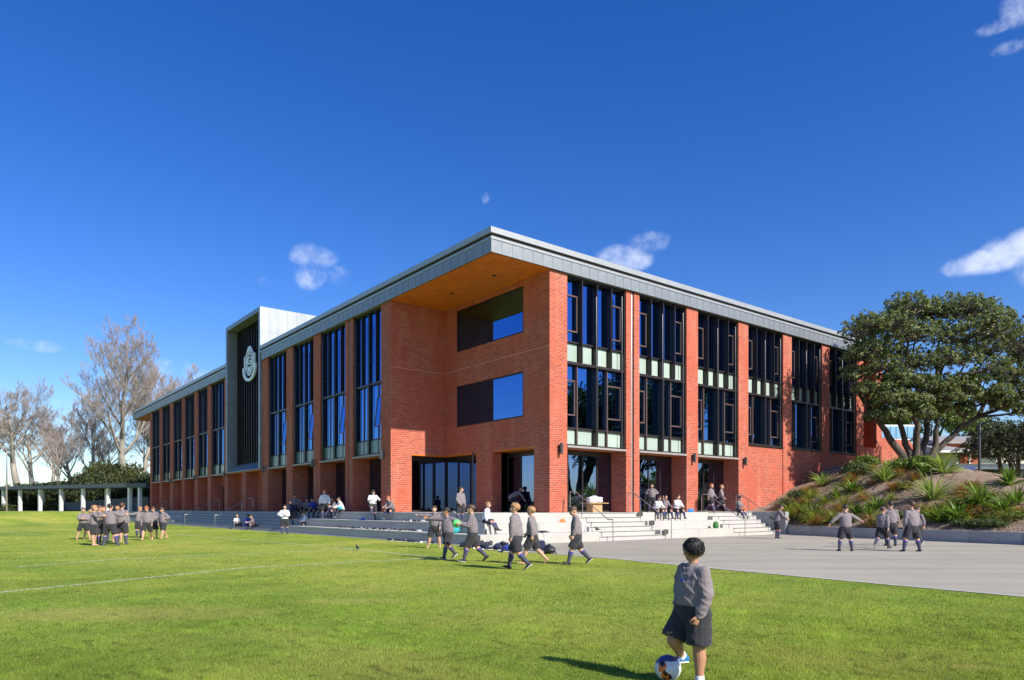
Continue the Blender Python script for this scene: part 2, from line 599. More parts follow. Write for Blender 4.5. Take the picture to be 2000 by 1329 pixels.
M_BARKD = bark_mat('dark_bark', (0.03, 0.024, 0.02), (0.12, 0.10, 0.08), 2.4)
M_BARKP = bark_mat('pale_bark', (0.20, 0.18, 0.145), (0.42, 0.38, 0.32), 1.4)
M_TWIG = bark_mat('twig_bark', (0.20, 0.165, 0.15), (0.36, 0.31, 0.275), 1.0)
M_CANOPY = simple('walkway_roof_metal', (0.08, 0.10, 0.12), 0.5, 0.3)
M_RETAIN = concrete_mat('blue_grey_retaining_wall', (0.14, 0.17, 0.20), 0.2)
M_TILE = simple('terracotta_tile_roof', (0.30, 0.13, 0.10), 0.8, 0, 0.25, 5)
M_GREYROOF = simple('grey_roof', (0.28, 0.26, 0.25), 0.7, 0, 0.15, 3)
M_CREAM = simple('cream_wall', (0.55, 0.52, 0.45), 0.8, 0, 0.08, 2)
M_BLUESIGN = simple('blue_sign', (0.03, 0.06, 0.30), 0.5)
M_WOOD = simple('pale_wood', (0.45, 0.28, 0.13), 0.6, 0, 0.15, 9)

# ------------------------------------------------------------------ placing by measured position
BU = Vector((0.785, 0.620, 0)); BV = Vector((-0.620, 0.785, 0))
BC = Vector((1.654, 31.5, 0))                   # foot of the building's front corner
BANG = math.atan2(0.620, 0.785)


def b2w(x, y, z=0.0):
    return Vector((BC.x + BU.x * x + BV.x * y, BC.y + BU.y * x + BV.y * y, z))


def gp(px, py, z=0.0):
    """where the sight line through a pixel meets the level z"""
    Y = F * (CH - z) / (py - HZ)
    return Vector(((px - 1000) / F * Y, Y, z))


def on_y(px, y, z=0.0):
    """point of the line local y = const seen at column px"""
    k = (px - 1000) / F
    b = b2w(0, y)
    t = (k * b.y - b.x) / (BU.x - k * BU.y)
    return b2w(t, y, z)


def on_x(px, x, z=0.0):
    k = (px - 1000) / F
    b = b2w(x, 0)
    t = (k * b.y - b.x) / (BV.x - k * BV.y)
    return b2w(x, t, z)


def at(px, Y, z=0.0):
    return Vector(((px - 1000) / F * Y, Y, z))


def sstep(a, b, x):
    t = np.clip((x - a) / (b - a), 0, 1)
    return t * t * (3 - 2 * t)


def lawn_h(X, Y):
    """the field rises to the covered walk beyond the far end of the building"""
    return 1.05 * sstep(-41.0, -47.0, X) * sstep(38.0, 74.0, Y)


# ------------------------------------------------------------------ ground
def grid_mesh(name, xs, ys, hf, mat, kind='structure', smooth=True):
    XX, YY = np.meshgrid(xs, ys)
    Z = hf(XX, YY)
    V = np.stack([XX, YY, Z], -1).reshape(-1, 3)
    nx, ny = len(xs), len(ys)
    i = np.arange(ny - 1)[:, None] * nx + np.arange(nx - 1)[None, :]
    q = np.stack([i, i + 1, i + 1 + nx, i + nx], -1).reshape(-1, 4)
    o = mesh_np(name, V, q, np.full(len(q), 4), mat, None, smooth)
    o['kind'] = kind
    return o


xs = np.concatenate([np.arange(-400, -90, 20), np.arange(-90, 60, 1.5), np.arange(60, 420, 20)])
ys = np.concatenate([np.arange(-400, -20, 20), np.arange(-20, 110, 1.5), np.arange(110, 430, 20)])
grid_mesh('lawn', xs, ys, lambda X, Y: lawn_h(X, Y), M_LAWN)
m, nt, b, out = new_mat('distant_land')
nn = noise_node(nt, 0.01, 6)
nt.links.new(ramp(nt, nn.outputs['Fac'], [(0.3, (0.05, 0.075, 0.03)), (0.7, (0.10, 0.12, 0.05))]), b.inputs['Base Color'])
b.inputs['Roughness'].default_value = 1
MB().add([(-5000, -5000, -0.6), (5000, -5000, -0.6), (5000, 5000, -0.6), (-5000, 5000, -0.6)], [(0, 1, 2, 3)]).build('ground', m)['kind'] = 'structure'

# faint painted lines on the turf
m, nt, b, out = new_mat('worn_line_paint')
b.inputs['Base Color'].default_value = (0.50, 0.52, 0.42, 1)
b.inputs['Roughness'].default_value = 0.9
tr = nt.nodes.new('ShaderNodeBsdfTransparent')
nn = noise_node(nt, 5, 6, 0.7)
mx = nt.nodes.new('ShaderNodeMixShader')
nt.links.new(ramp(nt, nn.outputs['Fac'], [(0.38, (0.1, 0.1, 0.1)), (0.58, (0.9, 0.9, 0.9))]), mx.inputs['Fac'])
nt.links.new(tr.outputs[0], mx.inputs[1]); nt.links.new(b.outputs[0], mx.inputs[2])
nt.links.new(mx.outputs[0], out.inputs['Surface'])
M_LINE = m
LINES = [((-30, 1161), (480, 1110)), ((480, 1110), (836, 1091)), ((345, 1044), (702, 1074)), ((702, 1074), (880, 1093)),
         ((30, 1108.5), (243, 1092)), ((243, 1092), (693, 1073)), ((0, 1040), (80, 1045)), ((0, 1022), (150, 1028))]
LW = []
for (a, c) in LINES:
    A, Bp = gp(*a), gp(*c)
    LW.append((A, Bp))
    d = (Bp - A).normalized(); s = Vector((-d.y, d.x, 0)) * 0.06
    MB().add([A - s + Vector((0, 0, .006)), A + s + Vector((0, 0, .006)), Bp + s + Vector((0, 0, .006)), Bp - s + Vector((0, 0, .006))], [(0, 3, 2, 1)]).build('line_marking', M_LINE)['kind'] = 'structure'

# paved court
EDGE = [gp(938, 1073), gp(962, 1074.5), gp(1080, 1083), gp(1200, 1092.5), gp(1400, 1112), gp(1700, 1140), gp(2000, 1167), gp(2300, 1196)]
court_pts = EDGE + [at(2600, 9.2), b2w(19, -40), b2w(16, -16), b2w(14.5, -6), b2w(15, 0.5), b2w(-5.4, 0.5), b2w(-5.5, -2.7)]
MB().prism([(p.x, p.y) for p in court_pts], -0.25, 0.006).build('court_pavement', M_COURT)['kind'] = 'structure'
# pale edging between court and grass
kb = MB()
for A, Bp in zip(EDGE[:-1], EDGE[1:]):
    d = (Bp - A).normalized(); s = Vector((-d.y, d.x, 0))
    kb.add([A + s * 0.16 + Vector((0, 0, .0105)), A - s * 0.03 + Vector((0, 0, .0105)), Bp - s * 0.03 + Vector((0, 0, .0105)), Bp + s * 0.16 + Vector((0, 0, .0105))], [(0, 1, 2, 3)])
kb.build('kerb', M_KERB)['kind'] = 'structure'

# ------------------------------------------------------------------ terrace of seating tiers and stairs
PZ = 1.18                                                       # terrace level
PX0, PY0 = -4.17, -1.163                                        # terrace corner
terr = empty('seating_terrace', b2w(0, 0), BANG)
tag(terr, 'pale concrete seating tiers and stairs wrapping the corner of the brick building', 'steps')
RIS = PZ / 3
TR = 0.75


def seg_list(a, b, step):
    n = max(1, round((b - a) / step))
    return [(a + (b - a) * i / n, a + (b - a) * (i + 1) / n) for i in range(n)]


MB().prism([(PX0 + .004, PY0 + .004), (15.2, PY0 + .004), (15.2, 20), (3, 64), (PX0 + .004, 64)], -0.2, PZ - 0.004).build('terrace_slab', M_CONC, terr)


def tiers_right(a, b):
    for lv in range(3):
        y0 = PY0 - TR * (2 - lv); 
        xa = a if a > -4 else PX0 - TR * (2 - lv)
        for (p, q) in seg_list(xa, b, 3.0):
            MB().cbox(p + .003, q - .003, y0, PY0 + .6 if lv == 2 else y0 + TR + .02, -.05 if lv == 0 else RIS * lv - .02, RIS * (lv + 1), .012).build('tier_block', M_CONC, terr)


def tiers_left(a, b):
    for lv in range(3):
        x0 = PX0 - TR * (2 - lv)
        ya = a if a > 0 else PY0 - TR * (2 - lv) + TR + .022
        if lv == 2 and a <= 0: ya = PY0 + .604
        for (p, q) in seg_list(ya, b, 3.0):
            MB().cbox(x0, PX0 + .6 if lv == 2 else x0 + TR + .02, p + .003, q - .003, -.05 if lv == 0 else RIS * lv - .02, RIS * (lv + 1), .012).build('tier_block', M_CONC, terr)


def stairs_right(a, b):
    for i in range(6):
        z1 = PZ / 6 * (i + 1); y0 = PY0 - 0.3 * (5 - i)
        MB().cbox(a + .003, b - .003, y0, PY0 + .6 if i == 5 else y0 + .32, -.05 if i == 0 else z1 - PZ / 6 - .02, z1, .01).build('stair_step', M_CONC, terr)
        MB().box(a + .03, b - .03, y0 - .004, y0 + .02, z1 - .045, z1 - .014).build('nosing_shadow', M_NOSE_SHADOW, terr)  # shadow line below the step edge, added as a dark strip


def stairs_left(a, b):
    for i in range(6):
        z1 = PZ / 6 * (i + 1); x0 = PX0 - 0.3 * (5 - i)
        for (p, q) in seg_list(a, b, 6.0):
            MB().cbox(x0, PX0 + .6 if i == 5 else x0 + .32, p + .003, q - .003, -.05 if i == 0 else z1 - PZ / 6 - .02, z1, .01).build('stair_step', M_CONC, terr)
            MB().box(x0 - .004, x0 + .02, p + .03, q - .03, z1 - .045, z1 - .014).build('nosing_shadow', M_NOSE_SHADOW, terr)  # same painted shadow line on the left stairs


tiers_right(-5, 0.4); stairs_right(0.4, 4.25); tiers_right(4.25, 9.72); stairs_right(9.72, 13.6)
tiers_left(-1, 17); stairs_left(17, 42); tiers_left(42, 61)
# strip of paving where turf meets the tiers
MB().box(PX0 - 1.5 - .24, PX0 - 1.5 - .002, -2.6, 61, -.1, .02).build('paving_strip', M_KERB, terr)
# end wall beside the second stair
MB().cbox(13.62, 13.92, -3.16, -.02, -.1, PZ + .01, .015).build('cheek_wall', M_CONC2, terr)


def handrail(kind, c, ends, label, mid=1):
    """kind 'x': runs along local y at x=c (right side); 'y': runs along local x at y=c"""
    root = empty('handrail', b2w(0, 0), BANG)
    tag(root, label, 'handrail', 'steel handrails on the terrace stairs')
    top, bot = ends        # run coordinate at terrace and at ground end
    zt, zb = PZ + .92, .90
    s = 1 if top > bot else -1
    P = lambda r, z: (c, r, z) if kind == 'x' else (r, c, z)
    slope_a = top - s * .35; slope_b = bot + s * .28
    MB().tube([P(top, zt - .02), P(top, zt), P(slope_a, zt)], .022, 8, cap=False).tube([P(slope_a, zt), P(slope_b, zb)], .022, 8).tube([P(slope_b, zb), P(bot, zb)], .022, 8).build('top_rail', M_STEEL, root, True)
    MB().tube([P(top, PZ - .02), P(top, zt)], .019, 8).build('post', M_STEEL, root, True)
    MB().tube([P(bot, -.02), P(bot, zb)], .019, 8).build('post', M_STEEL, root, True)
    for i in range(mid):
        f = (i + 1) / (mid + 1)
        r = slope_a + (slope_b - slope_a) * (0.22 + 0.5 * i)
        zr = zt + (zb - zt) * (0.22 + 0.5 * i)
        MB().tube([P(r, zr - .95), P(r, zr)], .017, 8).build('post', M_STEEL, root, True)
    return root


handrail('x', .9, (-.35, -2.95), 'steel handrail on the first stair, right beside the building corner pier')
handrail('x', 4.65, (-.35, -2.95), 'steel handrail beside the brick pier with the downpipe, right of the first stair')
handrail('x', 10.3, (-.35, -2.95), 'steel handrail on the left of the second stair, by the two boys walking')
handrail('x', 13.35, (-.35, -2.95), 'steel handrail on the far right stair beside the dark end wall')
handrail('y', 28.9, (-3.3, -5.95), 'steel handrail on the shaded left steps, nearer of the two by the tower')
handrail('y', 37.0, (-3.3, -5.95), 'steel handrail on the shaded left steps, farther of the two by the tower')
handrail('y', 55.0, (-3.3, -5.95), 'steel handrail at the far left end of the shaded steps')

# small grey plates on stems beside the first stair
for i, (x, y, z) in enumerate([(4.5, -1.25, .787), (4.5, -1.95, .393), (4.5, -2.75, 0.0)]):
    r = empty('step_marker', b2w(x, y, z), BANG)
    tag(r, ['small grey square plate on a stem, topmost beside the first stair', 'small grey square plate on a stem, middle one beside the first stair', 'small grey square plate on a stem, lowest beside the first stair'][i], 'marker', 'small plates beside the first stair')
    MB().tube([(0, 0, -.01), (0, 0, .26)], .012, 6).build('stem', M_STEEL, r)
    MB().cbox(-.16, .16, -.02, .02, .22, .42, .006).build('plate', M_ROD, r)

# ------------------------------------------------------------------ the building
M_SALT = simple('salt_stained_brick', (0.62, 0.38, 0.31), .85)
bld = empty('school_building', b2w(0, 0), BANG)
tag(bld, 'two storey red brick school block with wide zinc roof, tall dark windows and crested tower', 'building')
LX = -3.18                 # left front plane
NY = 8.53                  # depth of the corner notch
SOF = 11.88                # roof soffit
WS0, WS1 = 4.20, 5.05      # window sill levels
XE = 31.4
YE = 62.95


def part(mb, name, mat, parent=None, smooth=False):
    return mb.build(name, mat, parent or bld, smooth)


PR = [(0, 1.05), (4.9, 5.85), (9.5, 10.45), (14.1, 15.05), (18.65, 19.6), (23.2, 24.1), (27.7, 28.7)]
BR = [(PR[i][1], PR[i + 1][0]) for i in range(6)]
PL = [(8.53, 9.56), (12.83, 13.8), (17.24, 18.24), (21.6, 22.7), (26.14, 27.28), (35.2, 36.11), (39.85, 40.87), (43.95, 45.0), (48.45, 49.4), (52.8, 54.0), (57.4, 58.5), (62.1, 62.95)]
BL = [(PL[i][1], PL[i + 1][0]) for i in range(11) if i != 4]
# right side piers (the first one belongs to the corner walls)
for i, (a, c) in enumerate(PR[1:]):
    z0 = PZ if i < 3 else 0
    if i == 0:       # split by a slot that holds the downpipe
        part(MB().box(a, a + .36, 0, 1.0, z0, SOF), 'pier', M_BRICK)
        part(MB().box(a + .56, c, 0, 1.0, z0, SOF), 'pier', M_BRICK)
        part(MB().box(a + .362, a + .558, .2, .98, z0, SOF), 'pier_slot', M_DARK)
        part(MB().tube([(a + .46, .09, z0), (a + .46, .09, SOF)], .055, 10), 'downpipe', M_PIPE, None, True)
    else:
        part(MB().box(a, c, 0, 1.0, z0, SOF), 'pier', M_BRICK)
# left side piers
for i, (a, c) in enumerate(PL):
    if i == 0:
        continue
    if i in (1, 8, 10):
        part(MB().box(LX, LX + 1.03, a, a + .36, PZ, SOF), 'pier', M_BRICK)
        part(MB().box(LX, LX + 1.03, a + .56, c, PZ, SOF), 'pier', M_BRICK)
        part(MB().box(LX + .2, LX + 1.0, a + .362, a + .558, PZ, SOF), 'pier_slot', M_DARK)
        part(MB().tube([(LX + .09, a + .46, PZ), (LX + .09, a + .46, SOF)], .055, 10), 'downpipe', M_PIPE, None, True)
    else:
        part(MB().box(LX, LX + 1.03, a, c, PZ, SOF), 'pier', M_BRICK)
# notch walls: corner block side (plane x = 0, y 0..8.53) around two long windows
WY0, WY1 = 1.83, 7.30
w = MB()
for (y0, y1, z0, z1) in [(0, WY0, 4.17, SOF), (WY1, NY, 4.17, SOF), (WY0, WY1, 4.17, 5.58), (WY0, WY1, 7.68, 9.46), (WY0, WY1, 11.60, SOF)]:
    w.box(0, .3, y0, y1, z0, z1)
part(w, 'corner_wall', M_BRICK)
part(MB().box(.3, 1.05, 0, .3, 4.17, SOF), 'corner_wall', M_BRICK)
part(MB().box(0, 1.05, 0, 1.07, PZ, 4.17), 'corner_pier', M_BRICK)
part(MB().box(0, .55, 4.2, 5.56, PZ, 4.17), 'pier', M_BRICK)
# return wall (plane y = 8.53)
part(MB().box(LX, -.002, NY, PL[0][1], 4.17, SOF), 'return_wall', M_BRICK)
part(MB().box(LX, -1.965, NY, PL[0][1], PZ, 4.17), 'corner_pier', M_BRICK)
# projecting soldier course lines across both notch walls
part(MB().box(-.012, -.001, 0, NY - .02, 8.52, 8.545).box(LX, -.02, NY - .012, NY - .001, 8.52, 8.545), 'brick_band', M_SALT)
# spandrel brick under the high windows of the right side, and recessed ground walls of the left
part(MB().box(15.05, 18.65, .05, .9, 0, WS1 - .03), 'spandrel_wall', M_BRICK)
part(MB().box(19.6, 23.2, .05, .9, 0, WS1 - .03), 'spandrel_wall', M_BRICK)
part(MB().box(24.1, 27.7, .05, .9, 0, WS1 - .03), 'spandrel_wall', M_BRICK)
part(MB().box(28.7, 30.6, 2.5, 2.8, 0, SOF), 'recessed_wall', M_BRICK)
part(MB().box(28.7, 28.98, 1.0, 2.5, 0, SOF).box(30.3, 30.6, 1.0, 2.5, 0, SOF), 'recessed_wall', M_BRICK)
part(MB().box(28.7, 30.6, .06, .5, 0, 5.6), 'spandrel_wall', M_BRICK)
part(MB().box(30.6, XE, 0, 1.0, 0, SOF), 'pier', M_BRICK)
part(MB().box(XE - .3, XE, 1.0, 60, 0, SOF), 'end_wall', M_BRICK)


class Map:
    """s along the front, d inwards, z up -> building local"""
    def __init__(self, side, off=0.0): self.side = side; self.off = off

    def box(self, mb, s0, s1, d0, d1, z0, z1):
        if self.side == 'R': mb.box(s0, s1, d0 + self.off, d1 + self.off, z0, z1)
        else: mb.box(LX + d0 + self.off, LX + d1 + self.off, s0, s1, z0, z1)
        return mb

    def pt(self, s, d, z):
        return (s, d + self.off, z) if self.side == 'R' else (LX + d + self.off, s, z)


def big_window(mp, a, c, low, open_sash=False, mint=True):
    """tall two storey window between two piers"""
    zb = WS0 if low else WS1
    GD = .36 if mp.side == 'R' else .24
    FN = .02 if mp.side == 'R' else .12
    fr = MB()
    B = lambda mb, *k: mp.box(mb, *k)
    B(fr, a, a + .05, .08, GD + .06, zb, SOF - .002); B(fr, c - .05, c, .08, GD + .06, zb, SOF - .002)
    B(fr, a + .05, c - .05, .14, GD + .06, SOF - .09, SOF - .002)
    B(fr, a + .05, c - .05, .10, GD + .06, 7.90, 8.02)
    B(fr, a + .05, c - .05, .14, GD + .06, zb, zb + .08)
    if mp.side == 'R': B(fr, a + .05, c - .05, .22, GD + .05, 8.90, 8.97)
    if low: B(fr, a + .05, c - .05, .22, GD + .05, 4.98, 5.06)
    w = part(fr, 'window', M_BRONZE)
    W = c - a
    up = [0, .25, .5, .75, 1.0]
    lo = [0, .21, .5, .72, 1.0]
    for f in up[1:-1]:
        s = a + W * f
        mb = MB(); B(mb, s - .025, s + .025, FN, GD + .04, 8.02, SOF - .09); mb.build('fin', M_BRONZE, w)
    for i, f in enumerate(lo[1:-1]):
        s = a + W * f
        mb = MB()
        if i == 1: B(mb, s - .05, s + .05, FN, GD + .04, zb + .08, 7.90)
        else: B(mb, s - .03, s + .03, .20, GD + .04, zb + .08, 7.90)
        mb.build('mullion', M_SASH if i != 1 else M_BRONZE, w)
    for (fs, z0, z1) in ((up, 8.97 if mp.side == 'R' else 8.02, SOF - .09), (lo, 5.06 if low else zb + .08, 7.90)):
        for f0, f1 in zip(fs[:-1], fs[1:]):
            s0, s1 = a + W * f0 + .04, a + W * f1 - .04
            mb = MB(); B(mb, s0, s1, GD, GD + .012, z0, z1); mb.build('pane', M_GLASS, w)
    bands = ([(up, 8.04, 8.88)] if mp.side == 'R' else []) + ([(lo, 4.30, 4.97)] if low else [])
    for fs, z0, z1 in bands:
        for f0, f1 in zip(fs[:-1], fs[1:]):
            s0, s1 = a + W * f0 + .06, a + W * f1 - .06
            mb = MB(); B(mb, s0, s1, GD - .03, GD + .012, z0, z1); mb.build('spandrel_panel', M_MINT if mp.side == 'R' else M_MINT_SHADED, w)
    # opening sashes in the outer lights
    for (fs, idx, z0, z1) in ((up, 0, 9.42, 11.1), (up, 3, 9.42, 11.1), (lo, 0, 5.6, 7.22), (lo, 3, 5.6, 7.22)):
        if mp.side == 'L' and not (open_sash and z0 < 6 and idx == 0): continue
        s0, s1 = a + W * fs[idx] + .05, a + W * fs[idx + 1] - .05
        mb = MB(); t = .065
        if open_sash and z0 < 6 and idx == 0:
            # top hung, tilted outwards
            an = R(6.5); h = z1 - z0
            q = []
            for s in (s0, s1):
                for (hh, dd) in ((0, 0), (h, 0)):
                    pass
            def tp(s, hh, dd):
                return mp.pt(s, GD - .08 - math.sin(an) * hh - dd * math.cos(an), z1 - math.cos(an) * hh + dd * math.sin(an) * .2)
            def tb(sa, sb, h0, h1, d0, d1):
                V = [tp(sa, h0, d0), tp(sb, h0, d0), tp(sb, h1, d0), tp(sa, h1, d0), tp(sa, h0, d1), tp(sb, h0, d1), tp(sb, h1, d1), tp(sa, h1, d1)]
                return V, [(3, 2, 1, 0), (4, 5, 6, 7), (0, 1, 5, 4), (1, 2, 6, 5), (2, 3, 7, 6), (3, 0, 4, 7)]
            mb.add(*tb(s0, s0 + t, 0, h, 0, .05)); mb.add(*tb(s1 - t, s1, 0, h, 0, .05)); mb.add(*tb(s0 + t, s1 - t, 0, t, 0, .05)); mb.add(*tb(s0 + t, s1 - t, h - t, h, 0, .05))
            mb.build('sash', M_SASH, w)
            MB().add(*tb(s0 + t, s1 - t, t, h - t, .02, .03)).build('pane', M_GLASS, w)
        else:
            B(mb, s0, s0 + t, GD - .07, GD - .004, z0, z1); B(mb, s1 - t, s1, GD - .07, GD - .004, z0, z1)
            B(mb, s0 + t, s1 - t, GD - .07, GD - .004, z0, z0 + t); B(mb, s0 + t, s1 - t, GD - .07, GD - .004, z1 - t, z1)
            mb.build('sash', M_SASH, w)
    # slender rods standing in front of the glass
    for f in (.49, .94):
        s = a + W * f
        rb = MB().tube([mp.pt(s, .05, zb + .05), mp.pt(s, .05, SOF - .35 if f > .6 else 11.2)], .02, 6)
        for zz in (7.5, 9.3, 5.3):
            rb.tube([mp.pt(s, .05, zz), mp.pt(s, GD, zz)], .016, 6)
        rb.build('rod', M_ROD, w, True)
    # sill
    mb = MB(); B(mb, a, c, -.03, GD + .3, zb - .09, zb - .002); mb.build('sill', M_SILL if low else M_BRONZE, w)
    return w


mpR, mpL = Map('R'), Map('L')
for i, (a, c) in enumerate(BR):
    big_window(mpR, a + .002, c - .002, i < 3)
for i, (a, c) in enumerate(BL):
    big_window(mpL, a + .002, c - .002, True, open_sash=i < 4)

# long windows of the corner block
for z0, z1 in ((5.58, 7.68), (9.46, 11.60)):
    fr = MB()
    fr.box(.02, .12, WY0, WY0 + .07, z0, z1).box(.02, .12, WY1 - .07, WY1, z0, z1).box(.02, .12, WY0 + .07, WY1 - .07, z0, z0 + .07).box(.02, .12, WY0 + .07, WY1 - .07, z1 - .07, z1)
    w = part(fr, 'window', M_BRONZE)
    ym = 4.56
    MB().box(.06, .075, WY0 + .07, ym, z0 + .07, z1 - .07).build('pane', M_GLASS, w)
    MB().box(.06, .075, ym + .01, WY1 - .07, z0 + .07, z1 - .07).build('pane', M_GLASS, w)


# ground floor glazing
def glazing(mp, a, c, d, z0=PZ, z1=3.95, n=4, head=True):
    W = c - a
    fr = MB()
    B = lambda mb, *k: mp.box(mb, *k)
    B(fr, a, a + .06, d, d + .08, z0, z1); B(fr, c - .06, c, d, d + .08, z0, z1)
    B(fr, a + .06, c - .06, d, d + .08, z1 - .08, z1); B(fr, a + .06, c - .06, d, d + .08, z0, z0 + .1)
    if head: B(fr, a, c, d, d + .08, z1, 4.10)
    for k in range(1, n):
        s = a + W * k / n
        B(fr, s - .035, s + .035, d, d + .08, z0 + .1, z1 - .08)
    w = part(fr, 'glazed_door', M_BRONZE)
    for k in range(n):
        s0, s1 = a + W * k / n + .04, a + W * (k + 1) / n - .04
        mb = MB(); B(mb, s0, s1, d + .03, d + .042, z0 + .1, z1 - .08); mb.build('pane', M_DOORGLASS, w)
    return w


for i, (a, c) in enumerate(BR[:3]):
    glazing(mpR, a, c, 1.0, n=4)
    part(MB().box(a, c, .34, 1.4, 4.105, 4.16), 'soffit', M_TIMBER)
for i, (a, c) in enumerate(BL):
    if i < 4:
        glazing(mpL, a, c, 1.03, n=3)
    elif i in (4,):
        part(MB().box(LX + .85, LX + 1.02, a, c, PZ + 2.1, 4.1).box(LX + .85, LX + 1.02, a, a + 1.0, PZ, PZ + 2.1), 'infill_wall', M_BRICK)
        glazing(mpL, a + 1.0, c, 1.03, PZ, PZ + 2.1, 2, False)
    else:
        part(MB().box(LX + .85, LX + 1.02, a, c, PZ, 4.1), 'infill_wall', M_BRICK)
    part(MB().box(LX + .34, LX + 1.4, a, c, 4.105, 4.16), 'soffit', M_TIMBER)
# below the tower
part(MB().box(LX + .85, LX + 1.02, 27.28, 35.2, PZ, 4.1), 'infill_wall', M_BRICK)
part(MB().box(LX, LX + .84, 30.9, 31.7, PZ, 4.1), 'pier', M_BRICK)
part(MB().box(LX + .02, LX + 1.02, 27.3, 35.18, 4.104, 4.16), 'soffit', M_TIMBER)
# corner glazing under the notch
fr = glazing(Map('R', NY), -1.965, .42, .42, n=3)
gl = Map('L', -LX)
fr = glazing(gl, 5.56, NY + .42, .42, n=3)
fr = glazing(gl, 1.07, 4.2, .9, n=3)
part(MB().box(0.0, 1.2, 1.07, 4.2, 4.105, 4.165), 'soffit', M_TIMBER)
part(MB().box(0.0, 1.2, 5.56, 9.4, 4.105, 4.165).box(-1.965, -.002, NY, 9.4, 4.105, 4.165), 'soffit', M_TIMBER)
part(MB().tube([(-.07, 5.75, PZ), (-.07, 5.75, 4.16)], .045, 10), 'downpipe', M_SASH, None, True)

# inside: floors, ceilings and core walls seen dimly through the glass
part(MB().box(LX + .5, XE - .4, 12.2, 60, PZ, PZ + .02).box(.6, XE - .4, .95, 12.2, PZ, PZ + .02), 'ground_floor', M_FLOORI)
for z in (4.2, 7.92):
    part(MB().box(-1.0, XE - .4, 9.6, 60, z + .01, z + .16).box(LX + .45, -1.0, 9.6, 27.2, z + .01, z + .16).box(LX + .45, -1.0, 35.3, 60, z + .01, z + .16).box(.45, XE - .4, .45, 9.6, z + .01, z + .16), 'floor_slab', M_INT)
part(MB().box(2.0, XE - .4, 14, 60, PZ, SOF).box(6.5, XE - .4, 6.0, 14, PZ, SOF), 'core_wall', M_INT)
part(MB().box(2.2, 2.35, 9.6, 14, PZ, SOF), 'core_wall', M_INT)
part(MB().box(15.2, 17.6, 1.3, 1.6, 8.98, 9.28), 'locker_row', M_YELLOW)
part(MB().box(6.4, 8.9, 1.6, 2.3, 5.55, 5.62).box(7.6, 7.66, 1.6, 1.7, 4.4, 7.0), 'lime_desk', M_LIME)

# ---- roof
RX0, RY0 = LX - .12, -.14
RXE, RYE = XE + .1, 71.3
rf = MB()
rf.box(-1.0, RXE - .1, RY0 + .1, RYE - .1, SOF + .04, 12.88).box(RX0 + .1, -1.0, RY0 + .1, 27.35, SOF + .04, 12.88).box(RX0 + .1, -1.0, 35.15, RYE - .1, SOF + .04, 12.88)
roof = part(rf, 'roof', M_CAP)
# timber soffit where the roof flies over the notch, and at the far end
MB().box(RX0 + .09, .0, RY0 + .09, NY, SOF, SOF + .035).build('soffit', M_TIMBER, roof)
MB().box(RX0 + .09, XE, YE, RYE - .1, SOF, SOF + .035).build('soffit', M_TIMBER, roof)
for (x, y) in ((-1.4, 2.2), (-1.4, 5.6)):
    MB().tube([(x, y, SOF - .02), (x, y, SOF + .01)], .09, 12, cap=False).build('downlight', M_DARK, roof)
# cap, shadow gap, drip strip
MB().box(RX0 - .06, RX0 + .09, RY0 - .06, 27.28, 12.66, 12.90).box(RX0 - .06, RX0 + .09, 35.2, RYE, 12.66, 12.90).box(RX0 + .09, RXE, RY0 - .06, RY0 + .09, 12.66, 12.90).build('roof_cap', M_CAP, roof)
MB().box(RX0 + .03, RX0 + .098, RY0 + .03, 27.28, 12.52, 12.66).box(RX0 + .03, RX0 + .098, 35.2, RYE, 12.52, 12.66).box(RX0 + .098, RXE, RY0 + .03, RY0 + .098, 12.52, 12.66).build('shadow_gap', M_DARK, roof)
MB().box(RX0 - .03, RX0 + .098, RY0 - .03, 27.28, 12.42, 12.52).box(RX0 - .03, RX0 + .098, 35.2, RYE, 12.42, 12.52).box(RX0 + .098, RXE, RY0 - .03, RY0 + .098, 12.42, 12.52).build('gutter', M_CAP, roof)


def shared_panel(name, w_, h_, mat, thick=.03):
    """a pan with an upstanding seam at its edge; origin lower left corner, faces -y"""
    mb = MB().cbox(.006, w_ - .006, 0, thick, 0, h_, .004).box(-.006, .006, -.012, thick, 0, h_)
    o = mb.build(name, mat, None)
    return o


def place_copy(src, first, parent, loc, rz):
    o = src if first else src.copy()
    if not first: COL.objects.link(o)
    o.parent = parent
    o.location = loc
    o.rotation_euler = (0, 0, rz)
    return o


npan = 62; wp = (RXE - RX0) / npan
src = shared_panel('fascia_panel', wp, 12.42 - SOF, M_ZINC)
for i in range(npan):
    place_copy(src, i == 0, roof, (RX0 + i * wp, RY0, SOF), 0)
npan = 118; wp2 = (RYE - RY0) / npan
src = shared_panel('fascia_panel', wp2, 12.42 - SOF, M_ZINC)
for i in range(npan):
    if 27.28 < RY0 + (i + .5) * wp2 < 35.2: continue
    place_copy(src, i == 0, roof, (RX0, RY0 + (i + 1) * wp2, SOF), R(-90))

